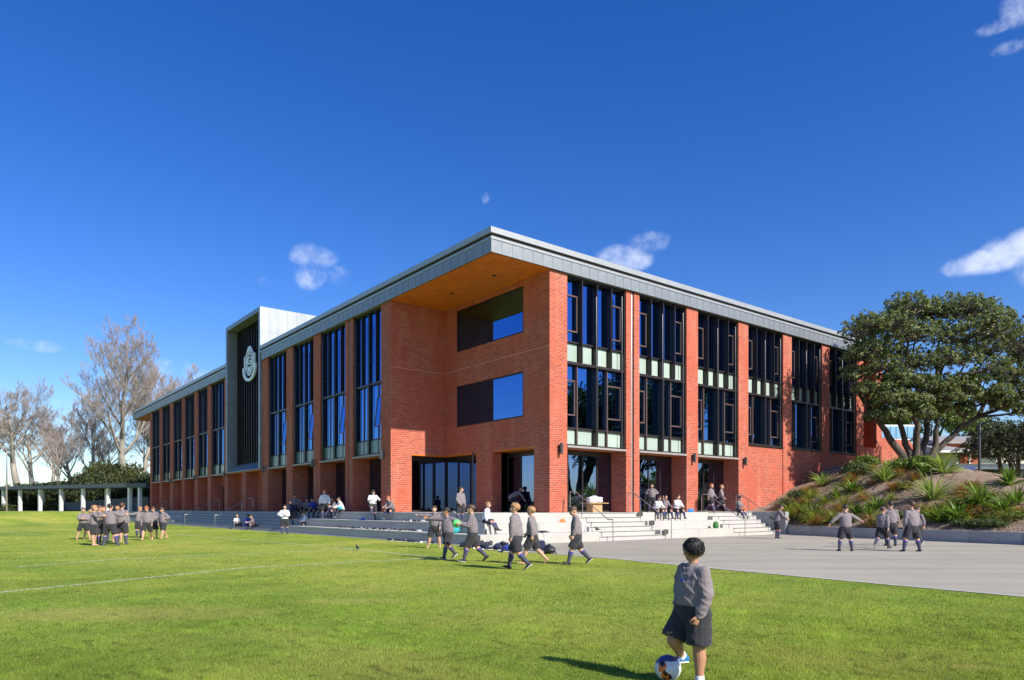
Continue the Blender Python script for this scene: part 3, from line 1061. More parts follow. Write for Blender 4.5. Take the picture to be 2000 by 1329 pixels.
# ---- tower box with crest
TX0 = LX - .16
TY0, TY1 = 27.30, 35.18
TZ0, TZ1 = 4.17, 15.72
tw = MB()
t = .32
tw.box(TX0, 6.0, TY0, TY0 + t, 12.95, TZ1).box(TX0, -1.6, TY0, TY0 + t, TZ0, 12.95)
tw.box(TX0, 6.0, TY1 - t, TY1, 12.95, TZ1).box(TX0, -1.6, TY1 - t, TY1, TZ0, 12.95)
tw.box(TX0, 6.0, TY0 + t, TY1 - t, TZ1 - t, TZ1 - .002)
tw.box(5.7, 6.0, TY0 + t, TY1 - t, 12.95, TZ1 - t)
tw.add([(TX0, TY0 + t, TZ0), (TX0, TY1 - t, TZ0), (TX0, TY0 + t, TZ0 + .05), (TX0, TY1 - t, TZ0 + .05), (TX0 + 1.12, TY0 + t, TZ0), (TX0 + 1.12, TY1 - t, TZ0), (TX0 + 1.12, TY0 + t, TZ0 + .9), (TX0 + 1.12, TY1 - t, TZ0 + .9)],
       [(0, 2, 3, 1), (2, 6, 7, 3), (4, 5, 7, 6), (0, 1, 5, 4), (0, 4, 6, 2), (1, 3, 7, 5)])
tower = part(tw, 'tower', M_ZINC2)
MB().box(TX0 + 1.14, TX0 + 1.17, TY0 + t, TY1 - t, TZ0 + .7, TZ1 - t).build('pane', M_GLASS, tower)
MB().box(-1.9, -1.8, TY0 + t, TY1 - t, TZ0, TZ1 - t).build('back_wall', M_DARK, tower)
nf = 13
sf = MB().box(0, .36, -.03, .03, 0, TZ1 - t - TZ0 - .6).build('fin', M_BRONZE, None)
for i in range(nf):
    place_copy(sf, i == 0, tower, (TX0 + .72, TY0 + t + (TY1 - TY0 - 2 * t) * (i + .5) / nf, TZ0 + .6), 0)
# zinc sheets on the sunny side and the front edges
npan = 14; wq = (6.0 - TX0) / npan
src = MB().cbox(.005, wq - .005, -.012, 0, 0, TZ1 - 12.95 - .02, .003).build('cladding_panel', M_ZINC2, None)
for i in range(npan):
    place_copy(src, i == 0, tower, (TX0 + i * wq, TY0, 12.96), 0)

# crest: pointed frame, lettered blocks and scroll, hung on the fins
cy, cz = (TY0 + TY1) / 2 - .05, 12.42
crx = TX0 + .62


def crest():
    mb = MB()
    K = 1.0
    def P(y, z): return (crx, cy - y * K, cz + z * K)      # y positive = towards the right in the picture
    def poly(pts, d0=0.0, d1=.10):
        n = len(pts)
        V = [(crx - d1, cy - p[0] * 1.1, cz + p[1] * .62) for p in pts] + [(crx - d0, cy - p[0] * 1.1, cz + p[1] * .62) for p in pts]
        mb.add(V, [list(range(n))[::-1], list(range(n, 2 * n))] + [(i, (i + 1) % n, n + (i + 1) % n, n + i) for i in range(n)])
    def bar(a, b, w_=.09, d1=.10):
        ax, az = a; bx, bz = b
        dx, dz = bx - ax, bz - az; L = math.hypot(dx, dz); nx, nz = -dz / L * w_ / 2, dx / L * w_ / 2
        poly([(ax - nx, az - nz), (bx - nx, bz - nz), (bx + nx, bz + nz), (ax + nx, az + nz)], 0, d1)
    def arc(cx_, cz_, r, a0, a1, w_, n=14, d1=.10, ry=None):
        ry = ry or r
        for i in range(n):
            t0, t1 = R(a0 + (a1 - a0) * i / n), R(a0 + (a1 - a0) * (i + 1) / n)
            poly([(cx_ + (r - w_ / 2) * math.cos(t0), cz_ + (ry - w_ / 2) * math.sin(t0)), (cx_ + (r - w_ / 2) * math.cos(t1), cz_ + (ry - w_ / 2) * math.sin(t1)),
                  (cx_ + (r + w_ / 2) * math.cos(t1), cz_ + (ry + w_ / 2) * math.sin(t1)), (cx_ + (r + w_ / 2) * math.cos(t0), cz_ + (ry + w_ / 2) * math.sin(t0))], 0, d1)
    # top cap and pointed arch
    poly([(-.28, 1.72), (.28, 1.72), (.22, 1.95), (-.22, 1.95)])
    bar((-.26, 1.75), (-.78, .75), .16); bar((.26, 1.75), (.78, .75), .16)
    bar((0, 1.70), (0, 1.0), .34); bar((-.30, 1.25), (.30, 1.25), .12)
    bar((-.2, 1.5), (.35, .8), .10); bar((.2, 1.5), (-.35, .8), .10)
    # three blocks with letter shapes cut as strokes
    for x0 in (-1.08, .48):
        bar((x0, .82), (x0 + .60, .82), .16); bar((x0, -.42), (x0 + .60, -.42), .16)
        bar((x0 + .08, .85), (x0 + .08, -.45), .17); bar((x0 + .52, .85), (x0 + .52, -.45), .17)
        bar((x0 + .08, .2), (x0 + .52, .2), .10)
    arc(0, .22, .40, 40, 335, .17); bar((.02, .15), (.42, .15), .14); bar((.38, .15), (.38, -.05), .12)
    # lower shield and scroll
    bar((-.80, -.45), (-.16, -1.55), .16); bar((.80, -.45), (.16, -1.55), .16)
    poly([(-.30, -.5), (.30, -.5), (.16, -1.2), (-.16, -1.2)]); bar((-.5, -.6), (.5, -.6), .12)
    bar((-.26, -1.45), (.26, -1.45), .26)
    arc(0, -.62, 1.18, 172, 368, .34, 26, .12, 1.50)
    return mb


part(crest(), 'crest', M_CREST, tower)


# wall lamps: short cylinder on a plate, up and down light
def wall_lamp(p, yaw):
    o = empty('wall_lamp', p, yaw + BANG)
    MB().box(-.05, .05, -.05, 0, -.16, .16).build('bracket', M_LAMP, o)
    MB().tube([(0, -.16, -.24), (0, -.16, .24)], .075, 14, cap=False).build('lamp_body', M_LAMP, o, False)
    return o


names = ['on the corner pier right of the notch', 'on the third pier of the sunny side', 'on the fourth pier of the sunny side above the stair']
for (x, nm) in ((.55, 0), (9.95, 1), (14.55, 2)):
    tag(wall_lamp(b2w(x, -.005, 4.02), 0), 'dark cylinder wall lamp ' + names[nm], 'wall lamp', 'cylinder wall lamps on the piers')
for (y, nm) in ((9.25, 'beside the sunlit brick patch left of the notch'), (18.0, 'on the shaded side, two piers left of the notch'), (26.7, 'at the right foot of the zinc tower'), (35.6, 'at the left foot of the zinc tower'), (44.4, 'second pier left of the tower'), (53.3, 'fourth pier left of the tower')):
    tag(wall_lamp(b2w(LX - .005, y, 4.12), R(-90)), 'dark cylinder wall lamp ' + nm, 'wall lamp', 'cylinder wall lamps on the piers')

# ------------------------------------------------------------------ vegetation tools
def seg_tubes(P0, P1, R0, R1, n=3):
    """vectorised tapered tubes for many segments"""
    P0 = np.asarray(P0, float); P1 = np.asarray(P1, float); R0 = np.asarray(R0, float); R1 = np.asarray(R1, float)
    T = P1 - P0
    T /= np.linalg.norm(T, axis=1, keepdims=True) + 1e-9
    ref = np.where(np.abs(T[:, 2:3]) < .9, np.array([[0, 0, 1.]]), np.array([[1., 0, 0]]))
    A = np.cross(T, ref); A /= np.linalg.norm(A, axis=1, keepdims=True) + 1e-9
    B = np.cross(T, A)
    an = 2 * np.pi * np.arange(n) / n
    off = A[:, None, :] * np.cos(an)[None, :, None] + B[:, None, :] * np.sin(an)[None, :, None]
    V = np.concatenate([P0[:, None, :] + off * R0[:, None, None], P1[:, None, :] + off * R1[:, None, None]], 1)
    N = len(P0)
    base = (np.arange(N) * 2 * n)[:, None, None]
    k = np.arange(n)
    q = np.stack([k, (k + 1) % n, (k + 1) % n + n, k + n], -1)[None] + base
    return V.reshape(-1, 3), q.reshape(-1, 4)


def grow(seed, trunk_h, H, R0, levels, spread=1.0, up=.25, lean=(0, 0), first=.35, nseg=5, wob=.12, l1=.62):
    """levels: list of (children per branch, length ratio, angle deg). returns segs per level"""
    g = np.random.default_rng(seed)
    out = []
    # trunk
    n = 9
    pts = [np.array([0., 0, -.3])]
    d = np.array([lean[0], lean[1], 1.]); d /= np.linalg.norm(d)
    for i in range(n):
        d = d + g.normal(0, .05, 3); d[2] = max(d[2], .7); d /= np.linalg.norm(d)
        pts.append(pts[-1] + d * trunk_h / n)
    pts = np.array(pts)
    rad = R0 * (1 - .75 * np.linspace(0, 1, n + 1) ** 1.2)
    rad[0] *= 1.35
    out.append((pts[:-1], pts[1:], rad[:-1], rad[1:]))
    # current branches: points (N, m, 3), radii (N, m)
    cur = pts[None]; cr = rad[None]; clen = np.array([H * l1 / levels[0][1]])
    lo = first
    for (nc, lr, ang) in levels:
        N, m, _ = cur.shape
        tpos = lo + (1 - lo) * (np.arange(nc)[None, :] + g.random((N, nc))) / nc
        lo = .25
        f = tpos * (m - 1); i0 = np.clip(f.astype(int), 0, m - 2); fr = f - i0
        idx = np.arange(N)[:, None]
        p = cur[idx, i0] * (1 - fr[..., None]) + cur[idx, i0 + 1] * fr[..., None]
        rr = (cr[idx, i0] * (1 - fr) + cr[idx, i0 + 1] * fr) * (.42 + .2 * g.random((N, nc)))
        tdir = cur[idx, i0 + 1] - cur[idx, i0]; tdir /= np.linalg.norm(tdir, axis=-1, keepdims=True)
        rv = g.normal(size=(N, nc, 3)); rv -= tdir * (rv * tdir).sum(-1, keepdims=True); rv /= np.linalg.norm(rv, axis=-1, keepdims=True)
        a = np.radians(ang * (0.7 + .6 * g.random((N, nc)))) * spread
        d = tdir * np.cos(a)[..., None] + rv * np.sin(a)[..., None]
        ln = clen[:, None] * lr * (.65 + .55 * g.random((N, nc))) * (1.15 - .5 * tpos)
        p = p.reshape(-1, 3); d = d.reshape(-1, 3); rr = rr.ravel(); ln = ln.ravel()
        ns = nseg if len(p) < 3000 else 3
        if len(p) > 9000: ns = 2
        P = [p]
        for s in range(ns):
            d = d + g.normal(0, wob, d.shape) + np.array([0, 0, up / ns])
            d /= np.linalg.norm(d, axis=1, keepdims=True)
            P.append(P[-1] + d * (ln / ns)[:, None])
        cur = np.stack(P, 1)
        cr = rr[:, None] * (1 - .72 * np.linspace(0, 1, ns + 1))[None]
        clen = ln
        out.append((cur[:, :-1].reshape(-1, 3), cur[:, 1:].reshape(-1, 3), cr[:, :-1].ravel(), cr[:, 1:].ravel()))
    return out


def bare_tree(name, loc, seed, H, trunk_h, R0, levels, rz=0, minr=.012, thick=2, mat=None, tmat=None, **kw):
    segs = grow(seed, trunk_h, H, R0, levels, **kw)
    root = empty(name, loc, rz)
    a = [np.concatenate([s[i] for s in segs[:thick]]) for i in range(4)]
    V, q = seg_tubes(*a, n=8)
    mesh_np('trunk', V, q, np.full(len(q), 4), mat or M_BARKP, root, True)
    for s in segs[thick:]:
        np.maximum(s[2], minr, out=s[2]); np.maximum(s[3], minr * .7, out=s[3])
    a = [np.concatenate([s[i] for s in segs[thick:thick + 1]]) for i in range(4)]
    V, q = seg_tubes(*a, n=5)
    mesh_np('boughs', V, q, np.full(len(q), 4), mat or M_BARKP, root, True)['kind'] = 'stuff'
    a = [np.concatenate([s[i] for s in segs[thick + 1:]]) for i in range(4)]
    V, q = seg_tubes(*a, n=3)
    mesh_np('twigs', V, q, np.full(len(q), 4), tmat or M_TWIG, root, False)['kind'] = 'stuff'
    return root


def set_col(me, cols):
    at_ = me.attributes.new('col', 'FLOAT_COLOR', 'POINT')
    c = np.ones((len(cols), 4), dtype=np.float32); c[:, :3] = cols
    at_.data.foreach_set('color', c.ravel())


def leaves_mesh(name, C, D, size, cols, parent, g, aspect=.5, mat=None, cup=.0):
    """C centres (N,3), D outward directions: one folded leaf (2 quads sharing a rib when cup>0) each"""
    N = len(C)
    D = D / (np.linalg.norm(D, axis=1, keepdims=True) + 1e-9)
    t = g.normal(size=(N, 3)); t -= D * (t * D).sum(1, keepdims=True); t /= np.linalg.norm(t, axis=1, keepdims=True) + 1e-9
    s = np.cross(D, t)
    L = (size * (.7 + .6 * g.random(N)))[:, None]
    W = L * aspect
    ax = D * .55 + t * .83                         # leaf axis: partly outward
    V = np.stack([C - ax * L * .5, C + s * W * .5 - ax * L * .02, C + ax * L * .5, C - s * W * .5 - ax * L * .02], 1)
    q = np.arange(N * 4).reshape(N, 4)
    o = mesh_np(name, V.reshape(-1, 3), q, np.full(N, 4), mat or M_LEAF, parent, False)
    set_col(o.data, np.repeat(cols, 4, 0))
    return o


def puff_points(g, centre, rad, nros, nleaf, ros=.16, shell=.55, squash=.8, bottom=-.45):
    """rosettes of leaves scattered through the outer part of an ellipsoid"""
    d = g.normal(size=(int(nros * 1.6), 3)); d /= np.linalg.norm(d, axis=1, keepdims=True)
    d = d[d[:, 2] > bottom][:nros]
    rr = shell + (1 - shell) * g.random(len(d)) ** .5
    bumpy = 1 + .13 * np.sin(d[:, 0] * 7 + centre[0] * 3) * np.cos(d[:, 1] * 6 + centre[1] * 5) + .10 * np.sin(d[:, 2] * 9 + centre[0])
    P = np.asarray(centre)[None] + d * np.asarray(rad)[None] * (rr * bumpy)[:, None]
    n = len(d)
    ld = g.normal(size=(n, nleaf, 3)) + d[:, None, :] * 1.2 + np.array([0, 0, .5])
    ld /= np.linalg.norm(ld, axis=-1, keepdims=True)
    C = P[:, None, :] + ld * (ros * (.35 + .65 * g.random((n, nleaf, 1))))
    tone = np.repeat(g.random((n, 1)), nleaf, 1)
    return C.reshape(-1, 3), ld.reshape(-1, 3), tone.ravel(), P


def leaf_cols(g, tone, dark, light, accent=None, pa=.1):
    t = np.clip(tone * .8 + g.random(len(tone)) * .35 - .05, 0, 1)[:, None]
    c = np.asarray(dark)[None] * (1 - t) + np.asarray(light)[None] * t
    if accent is not None:
        m = g.random(len(tone)) < pa
        c[m] = np.asarray(accent)
    return c


def leafy_tree(name, loc, puffs, limbs, seed, nros, nleaf, size, dark, light, accent=None, trunk_r=.3, bark=None, twig_r=.035, ros=.17, shell=.5, bottom=-.45, parts=('trunk', 'crown')):
    g = np.random.default_rng(seed)
    root = empty(name, loc)
    mb = MB()
    allp = []; allr = []
    for (pts, r0, r1) in limbs:
        pts = [Vector(p) for p in pts]
        # smooth wobble between way points
        dense = [pts[0]]
        for a, b in zip(pts[:-1], pts[1:]):
            for k in (1, 2, 3):
                f = k / 3
                p = a.lerp(b, f)
                if k < 3: p = p + Vector(g.normal(0, .085, 3)) * (b - a).length * .5
                dense.append(p)
        n = len(dense)
        rr = [r0 + (r1 - r0) * (i / (n - 1)) for i in range(n)]
        mb.tube(dense, rr, 8)
        allp += dense[2:]; allr += rr[2:]
    AP = np.array([p[:] for p in allp]); AR = np.array(allr)
    Cs, Ds, Ts, Rs = [], [], [], []
    S0, S1, Q0, Q1 = [], [], [], []
    for (c, r) in puffs:
        C, D, T, P = puff_points(g, c, r, nros, nleaf, ros, shell, bottom=bottom)
        vol = (r[0] * r[1] * r[2])
        Cs.append(C); Ds.append(D); Ts.append(T)
        # branch from the nearest limb to the puff, then twigs to some rosettes
        c = np.asarray(c)
        dist = np.linalg.norm(AP - c, axis=1) + np.where(AP[:, 2] > c[2] + .2, 3.0, 0)
        j = int(np.argmin(dist)); a = AP[j]
        mid = (a + c) / 2 + g.normal(0, .12, 3) + np.array([0, 0, -.12])
        rb = min(AR[j] * .75, .09)
        mb.tube([a, mid, c], [rb, rb * .75, rb * .45], 6)
        k = g.choice(len(P), min(26, len(P)), replace=False)
        for pt in P[k]:
            q = c + (mid - c) * g.random() * .8
            m2 = (q + pt) / 2 + g.normal(0, .06, 3)
            S0 += [q, m2]; S1 += [m2, pt]; Q0 += [twig_r, twig_r * .7]; Q1 += [twig_r * .7, twig_r * .35]
    mb.build(parts[0], bark or M_BARKD, root, True)
    V, q = seg_tubes(np.array(S0), np.array(S1), np.array(Q0), np.array(Q1), 4)
    mesh_np('twigs', V, q, np.full(len(q), 4), bark or M_BARKD, root, True)['kind'] = 'stuff'
    C = np.concatenate(Cs); D = np.concatenate(Ds); T = np.concatenate(Ts)
    leaves_mesh(parts[1], C, D, size, leaf_cols(g, T, dark, light, accent, .12), root, g, .5)
    return root


# ------------------------------------------------------------------ planted mound on the right
WALL = [(14.42, 37.55), (15.47, 34.05), (17.3, 30.2), (18.95, 26.6), (20.65, 22.2), (22.5, 17.0)]
CTRL = [(14.42, 37.55, .40), (15.47, 34.05, .40), (17.3, 30.2, .40), (18.95, 26.6, .40), (20.65, 22.2, .40), (22.5, 17, .4),
        (12.8, 40.2, 1.14), (14.84, 41.9, 1.5), (18.06, 44.46, 2.94), (20.57, 46.4, 4.0), (25.1, 50, 4.4), (13.7, 38.9, .95),
        (21.2, 38, 3.72), (21.4, 35, 3.05), (22.1, 33, 2.6), (22.6, 31, 2.25), (24, 27, 1.7), (28, 36, 2.2), (28, 45, 3.4), (34, 30, 1.5), (34, 50, 2.2), (45, 40, .6), (48, 22, .3),
        (20.8, 42, 3.9), (23.6, 42.3, 3.9), (17.3, 38.3, 1.95), (18.6, 33, 1.55), (16.3, 40.5, 2.05), (19.6, 37, 2.75)]
CP = np.array(CTRL)
_d = np.linalg.norm(CP[:, None, :2] - CP[None, :, :2], axis=-1)
_A = np.block([[_d, np.ones((len(CP), 1)), CP[:, :2]], [np.vstack([np.ones(len(CP)), CP[:, 0], CP[:, 1]]), np.zeros((3, 3))]])
_w = np.linalg.solve(_A, np.concatenate([CP[:, 2], np.zeros(3)]))


def mound_h(X, Y):
    X = np.asarray(X, float); Y = np.asarray(Y, float)
    d = np.sqrt((X[..., None] - CP[:, 0]) ** 2 + (Y[..., None] - CP[:, 1]) ** 2)
    return (d * _w[:len(CP)]).sum(-1) + _w[-3] + _w[-2] * X + _w[-1] * Y


m, nt, b, out = new_mat('bark_mulch_soil')
n1 = noise_node(nt, 1.1, 6, .65); n2 = noise_node(nt, 16, 5, .7)
c = ramp(nt, n1.outputs['Fac'], [(0.3, (0.17, 0.115, 0.08)), (0.7, (0.40, 0.30, 0.225))])
c = mixc(nt, .7, c, ramp(nt, n2.outputs['Fac'], [(0.3, (.45, .42, .4)), (0.7, (1.45, 1.4, 1.35))]), 'MULTIPLY')
nt.links.new(c, b.inputs['Base Color']); b.inputs['Roughness'].default_value = .95
bump(nt, b, n2.outputs['Fac'], 1.0, .06)
M_MULCH = m


def poly_at(P, f):
    P = np.array(P); L = np.concatenate([[0], np.cumsum(np.linalg.norm(np.diff(P, axis=0), axis=1))]); L /= L[-1]
    return np.stack([np.interp(f, L, P[:, 0]), np.interp(f, L, P[:, 1])], -1)


BACK = [(12.75, 40.25), (14.9, 42.0), (18.1, 44.5), (25.2, 50.1), (34, 52), (44, 44), (52, 20)]
ns_, nt_ = 120, 90
WF = poly_at(WALL, np.linspace(0, 1, ns_)); BF = poly_at(BACK, np.linspace(0, 1, ns_) ** .85)
tt = np.linspace(0, 1, nt_)[:, None, None]
GR = WF[None] * (1 - tt) + BF[None] * tt
ZZ = mound_h(GR[..., 0], GR[..., 1]) + .05 * np.sin(GR[..., 0] * 2.1) * np.cos(GR[..., 1] * 1.7) + nrg.normal(0, .012, GR.shape[:2])
V = np.concatenate([GR, ZZ[..., None]], -1).reshape(-1, 3)
i = np.arange(nt_ - 1)[:, None] * ns_ + np.arange(ns_ - 1)[None]
q = np.stack([i, i + 1, i + 1 + ns_, i + ns_], -1).reshape(-1, 4)
mesh_np('planting_mound', V, q, np.full(len(q), 4), M_MULCH, None, True)['kind'] = 'structure'
# bark chips
n = 26000
f = nrg.random(n); tq = nrg.random(n) ** 1.2 * .75
a = poly_at(WALL, f); c2 = poly_at(BACK, f ** .85)
P = a * (1 - tq[:, None]) + c2 * tq[:, None]
Cc = np.concatenate([P, (mound_h(P[:, 0], P[:, 1]) + .02)[:, None]], 1)
Dn = nrg.normal(size=(n, 3)) * .5 + np.array([0, 0, 1])
tone = nrg.random(n)
o = leaves_mesh('bark_chips', Cc, Dn, .085, np.array([.12, .08, .055])[None] * (1 - tone[:, None]) + np.array([.50, .40, .31])[None] * tone[:, None], None, nrg, .45)
tag(o, 'pale bark chips scattered over the planted mound', 'mulch', None, 'stuff')

# low retaining wall along the court
low = empty('low_retaining_wall', (0, 0, 0))
tag(low, 'low grey concrete retaining wall in front of the planted mound', 'wall')
for A, Bp in zip(WALL[:-1], WALL[1:]):
    A = Vector((*A, 0)); Bp = Vector((*Bp, 0))
    nseg_ = max(1, round((Bp - A).length / 1.9))
    for k in range(nseg_):
        p = A.lerp(Bp, k / nseg_); q2 = A.lerp(Bp, (k + 1) / nseg_)
        L = (q2 - p).length
        MB().cbox(.004, L - .004, 0, .24, -.1, .48, .012).build('wall_panel', M_CONC2, low, False, p, math.atan2((q2 - p).y, (q2 - p).x))


# ---- strap leaved plants, tufts, shrubs
def strap_plant(name, loc, seed, nb, L, w, droop, c0, c1, edge=None, up=1.0, label=None, cat='plant', group=None):
    g = np.random.default_rng(seed)
    ns = 6
    az = g.random(nb) * 2 * np.pi
    tilt = np.radians(8 + 62 * g.random(nb) ** 1.0 / up)
    ln = L * (.6 + .5 * g.random(nb))
    s = np.linspace(0, 1, ns + 1)
    # angle from vertical grows along blade
    ang = tilt[:, None] + droop * (s[None] ** 1.7) * (.5 + g.random((nb, 1)))
    dr = np.sin(ang); dz = np.cos(ang)
    st = ln[:, None] / ns
    rr = np.concatenate([np.zeros((nb, 1)), np.cumsum(dr[:, :-1] * st, 1)], 1) + .04 * g.random((nb, 1)) * L
    zz = np.concatenate([np.zeros((nb, 1)), np.cumsum(dz[:, :-1] * st, 1)], 1)
    zz = np.maximum(zz, -.02) 
    dx, dy = np.cos(az)[:, None], np.sin(az)[:, None]
    tw = g.normal(0, .35, (nb, 1))
    wd = w * (.75 + .5 * g.random((nb, 1))) * np.sin(np.pi * (0.12 + .88 * s[None])) ** .7
    wd[:, -1] = .001
    sx = -dy * np.cos(tw) ; sy = dx * np.cos(tw); sz = np.sin(tw) * np.ones_like(dx)
    cx, cy_, cz_ = dx * rr, dy * rr, zz
    Lf = np.stack([cx - sx * wd / 2, cy_ - sy * wd / 2, cz_ - sz * wd / 2], -1)
    Md = np.stack([cx, cy_, cz_ - wd * .22], -1)
    Rt = np.stack([cx + sx * wd / 2, cy_ + sy * wd / 2, cz_ + sz * wd / 2], -1)
    V = np.stack([Lf, Md, Rt], 2)      # nb, ns+1, 3, 3
    base = (np.arange(nb) * (ns + 1) * 3)[:, None, None, None]
    k = (np.arange(ns) * 3)[None, :, None, None]
    qq = np.array([[0, 1, 4, 3], [1, 2, 5, 4]])[None, None] + base + k
    q = qq.reshape(-1, 4)
    o = mesh_np(name, V.reshape(-1, 3), q, np.full(len(q), 4), M_LEAF, None, True, None, loc, seed * 1.3)
    t = g.random((nb, 1, 1, 1)) * .8 + .2 * s[None, :, None, None]
    c = np.asarray(c0) * (1 - t) + np.asarray(c1) * t
    c = np.broadcast_to(c, (nb, ns + 1, 3, 3)).copy()
    if edge is not None:
        c[:, :, 0, :] = c[:, :, 0, :] * .4 + np.asarray(edge) * .6
        c[:, :, 2, :] = c[:, :, 2, :] * .4 + np.asarray(edge) * .6
    set_col(o.data, c.reshape(-1, 3))
    tag(o, label, cat, group)
    return o


def mpos(px, py):
    """point on the mound under a pixel (march along the sight line)"""
    d = Vector(((px - 1000) / F, 1, (HZ - py) / F))
    Y = 24.0
    while Y < 60:
        p = Vector((d.x * Y, Y, CH + d.z * Y))
        inside = True
        if p.z < float(mound_h(p.x, p.y)) and Y > 26:
            # beyond the wall line?
            wx = np.interp(p.y, [q[1] for q in WALL][::-1], [q[0] for q in WALL][::-1])
            if p.x > wx + .2 or p.y > 37.6:
                break
        Y += .12
    return Vector((p.x, p.y, float(mound_h(p.x, p.y)) - .02))


def zone(px, py):
    h = 'crest' if py < 945 else ('middle' if py < 990 else 'foot')
    w = 'left end' if px < 1580 else ('left half' if px < 1680 else ('centre' if px < 1790 else ('right half' if px < 1900 else 'right end')))
    return h + ' of the mound at its ' + w


GF, GL, GE = (0.055, 0.11, 0.02), (0.19, 0.29, 0.05), (0.42, 0.45, 0.17)
flax = [(1607, 950, 1.25, 'variegated flax nearest the brick wall, upper left of the mound'),
        (1664, 962, 1.0, 'green flax below and right of the upper left one on the mound'),
        (1728, 942, 1.35, 'tall striped flax in front of the tree shade, top middle of the mound'),
        (1714, 995, 1.1, 'dark green flax in the middle of the mound above the two boys standing close'),
        (1822, 980, 1.75, 'largest striped flax standing in the centre of the mound'),
        (1844, 925, 1.25, 'yellow green flax on the crest right of the tree trunk'),
        (1740, 918, 1.1, 'flax on the crest left of the tree trunk'),
        (1915, 990, 1.35, 'bushy green flax on the right slope of the mound'),
        (1960, 1002, 1.0, 'smaller flax right of the bushy one on the right slope'),
        (1985, 985, 1.1, 'flax at the right edge of the picture in front of the dark canopy'),
        (1972, 948, 1.0, 'flax on the far right crest of the mound'),
        (1672, 1004, .75, 'small flax above the lone boy with spread arms'),
        (1636, 975, .7, 'small flax low on the left slope'),
        (1834, 1022, .95, 'flax on the lower slope right of the last boy'),
        (1872, 1018, 1.0, 'second flax on the lower slope right of the last boy'),
        (1896, 995, .8, 'thin flax left of the bushy one on the right slope'),
        (1700, 1010, .8, 'low flax just above the retaining wall behind the pair of boys'),
        (1806, 926, .8, 'short flax beside the roots of the big tree')]
for i, (px, py, h, lb) in enumerate(flax):
    strap_plant('flax_plant', mpos(px, py), 100 + i, 70 if h > .9 else 50, h * .98, .060 + .015 * (i % 3), 1.0, GF, GL, GE if i in (0, 2, 4, 5, 6) else None, 1.0, lb, 'flax')
tufts = [(1570, 985), (1576, 965), (1548, 990), (1590, 940), (1655, 945), (1690, 925), (1745, 960), (1760, 930), (1775, 955), (1788, 940), (1640, 1000), (1620, 1010), (1600, 1000), (1885, 965), (1862, 1000),
         (1920, 1010), (1942, 1008), (1965, 1020), (1995, 1010), (1560, 1010), (1575, 1022), (1605, 1024), (1690, 980), (1800, 1000), (1990, 930), (1700, 1026)]
for i, (px, py) in enumerate(tufts):
    col = [((.16, .075, .02), (.34, .17, .045)), ((.20, .09, .03), (.40, .22, .07)), ((.13, .10, .03), (.30, .24, .07))][i % 3]
    strap_plant('grass_tuft', mpos(px, py), 300 + i, 150, .60 + .2 * ((i * 7) % 4) / 3, .018, 1.5, col[0], col[1], None, .85, 'orange brown grass tuft in the bark mulch, ' + zone(px, py), 'grass tuft', 'brown grass tufts on the mound')
gt = [(1562, 1000), (1585, 975), (1545, 1012), (1530, 1000), (1612, 985), (1650, 990), (1668, 1020), (1722, 1024), (1590, 1018), (1835, 1000), (1850, 1012), (1858, 995), (1540, 985), (1816, 1012), (1626, 1022)]
for i, (px, py) in enumerate(gt):
    strap_plant('sedge_tuft', mpos(px, py), 400 + i, 170, .66 + .15 * (i % 3), .018, 1.35, (.10, .14, .02), (.30, .33, .05), None, .8, 'yellow green sedge tuft, ' + zone(px, py), 'grass tuft', 'green sedge tufts on the mound')


def shrub(name, loc, seed, r, nros, nleaf, size, dark, light, label, cat='shrub', group=None, accent=None):
    g = np.random.default_rng(seed)
    npf = 7
    Cs, Ds, Ts = [], [], []
    st = MB()
    for k in range(npf):
        a = 2 * math.pi * k / (npf - 1)
        rr = .45 if k else 0
        c = (r[0] * rr * math.cos(a), r[1] * rr * math.sin(a), r[2] * (.45 + (.15 if not k else g.random() * .15)))
        C, D, T, P = puff_points(g, c, (r[0] * .62, r[1] * .62, r[2] * .6), nros // npf, nleaf, size * 1.2, .5, bottom=-.6)
        keep = C[:, 2] > .0
        Cs.append(C[keep]); Ds.append(D[keep]); Ts.append(T[keep])
        st.tube([(0, 0, -.1), (c[0] * .5, c[1] * .5, c[2] * .6), c], [.03, .022, .012], 5)
    root = empty(name, loc)
    st.build('stem', M_BARKD, root, True)
    T = np.concatenate(Ts)
    leaves_mesh('foliage', np.concatenate(Cs), np.concatenate(Ds), size, leaf_cols(g, T, dark, light, accent), root, g, .55)
    return tag(root, label, cat, group)


gm = np.random.default_rng(77)
kinds = [((.16, .075, .02), (.36, .18, .045), 'orange brown grass tuft in the bark mulch, ', 'brown grass tufts on the mound'), ((.10, .14, .02), (.30, .33, .05), 'yellow green sedge tuft, ', 'green sedge tufts on the mound'),
         ((.05, .10, .02), (.16, .24, .05), 'dark green sedge tuft, ', 'green sedge tufts on the mound')]
for i in range(46):
    px, py = gm.uniform(1515, 2000), 0
    top = np.interp(px, [1515, 1620, 1703, 1780, 1854, 1929, 2000], [1000, 925, 918, 912, 932, 948, 958]); bot = np.interp(px, [1515, 2000], [1024, 1036])
    py = top + (bot - top) * gm.random() ** .8
    k = kinds[i % 3]
    strap_plant('grass_tuft' if i % 3 == 0 else 'sedge_tuft', mpos(px, py), 800 + i, 90, .42 + .3 * gm.random(), .020, 1.45, k[0], k[1], None, .8, k[2] + zone(px, py), 'grass tuft', k[3])
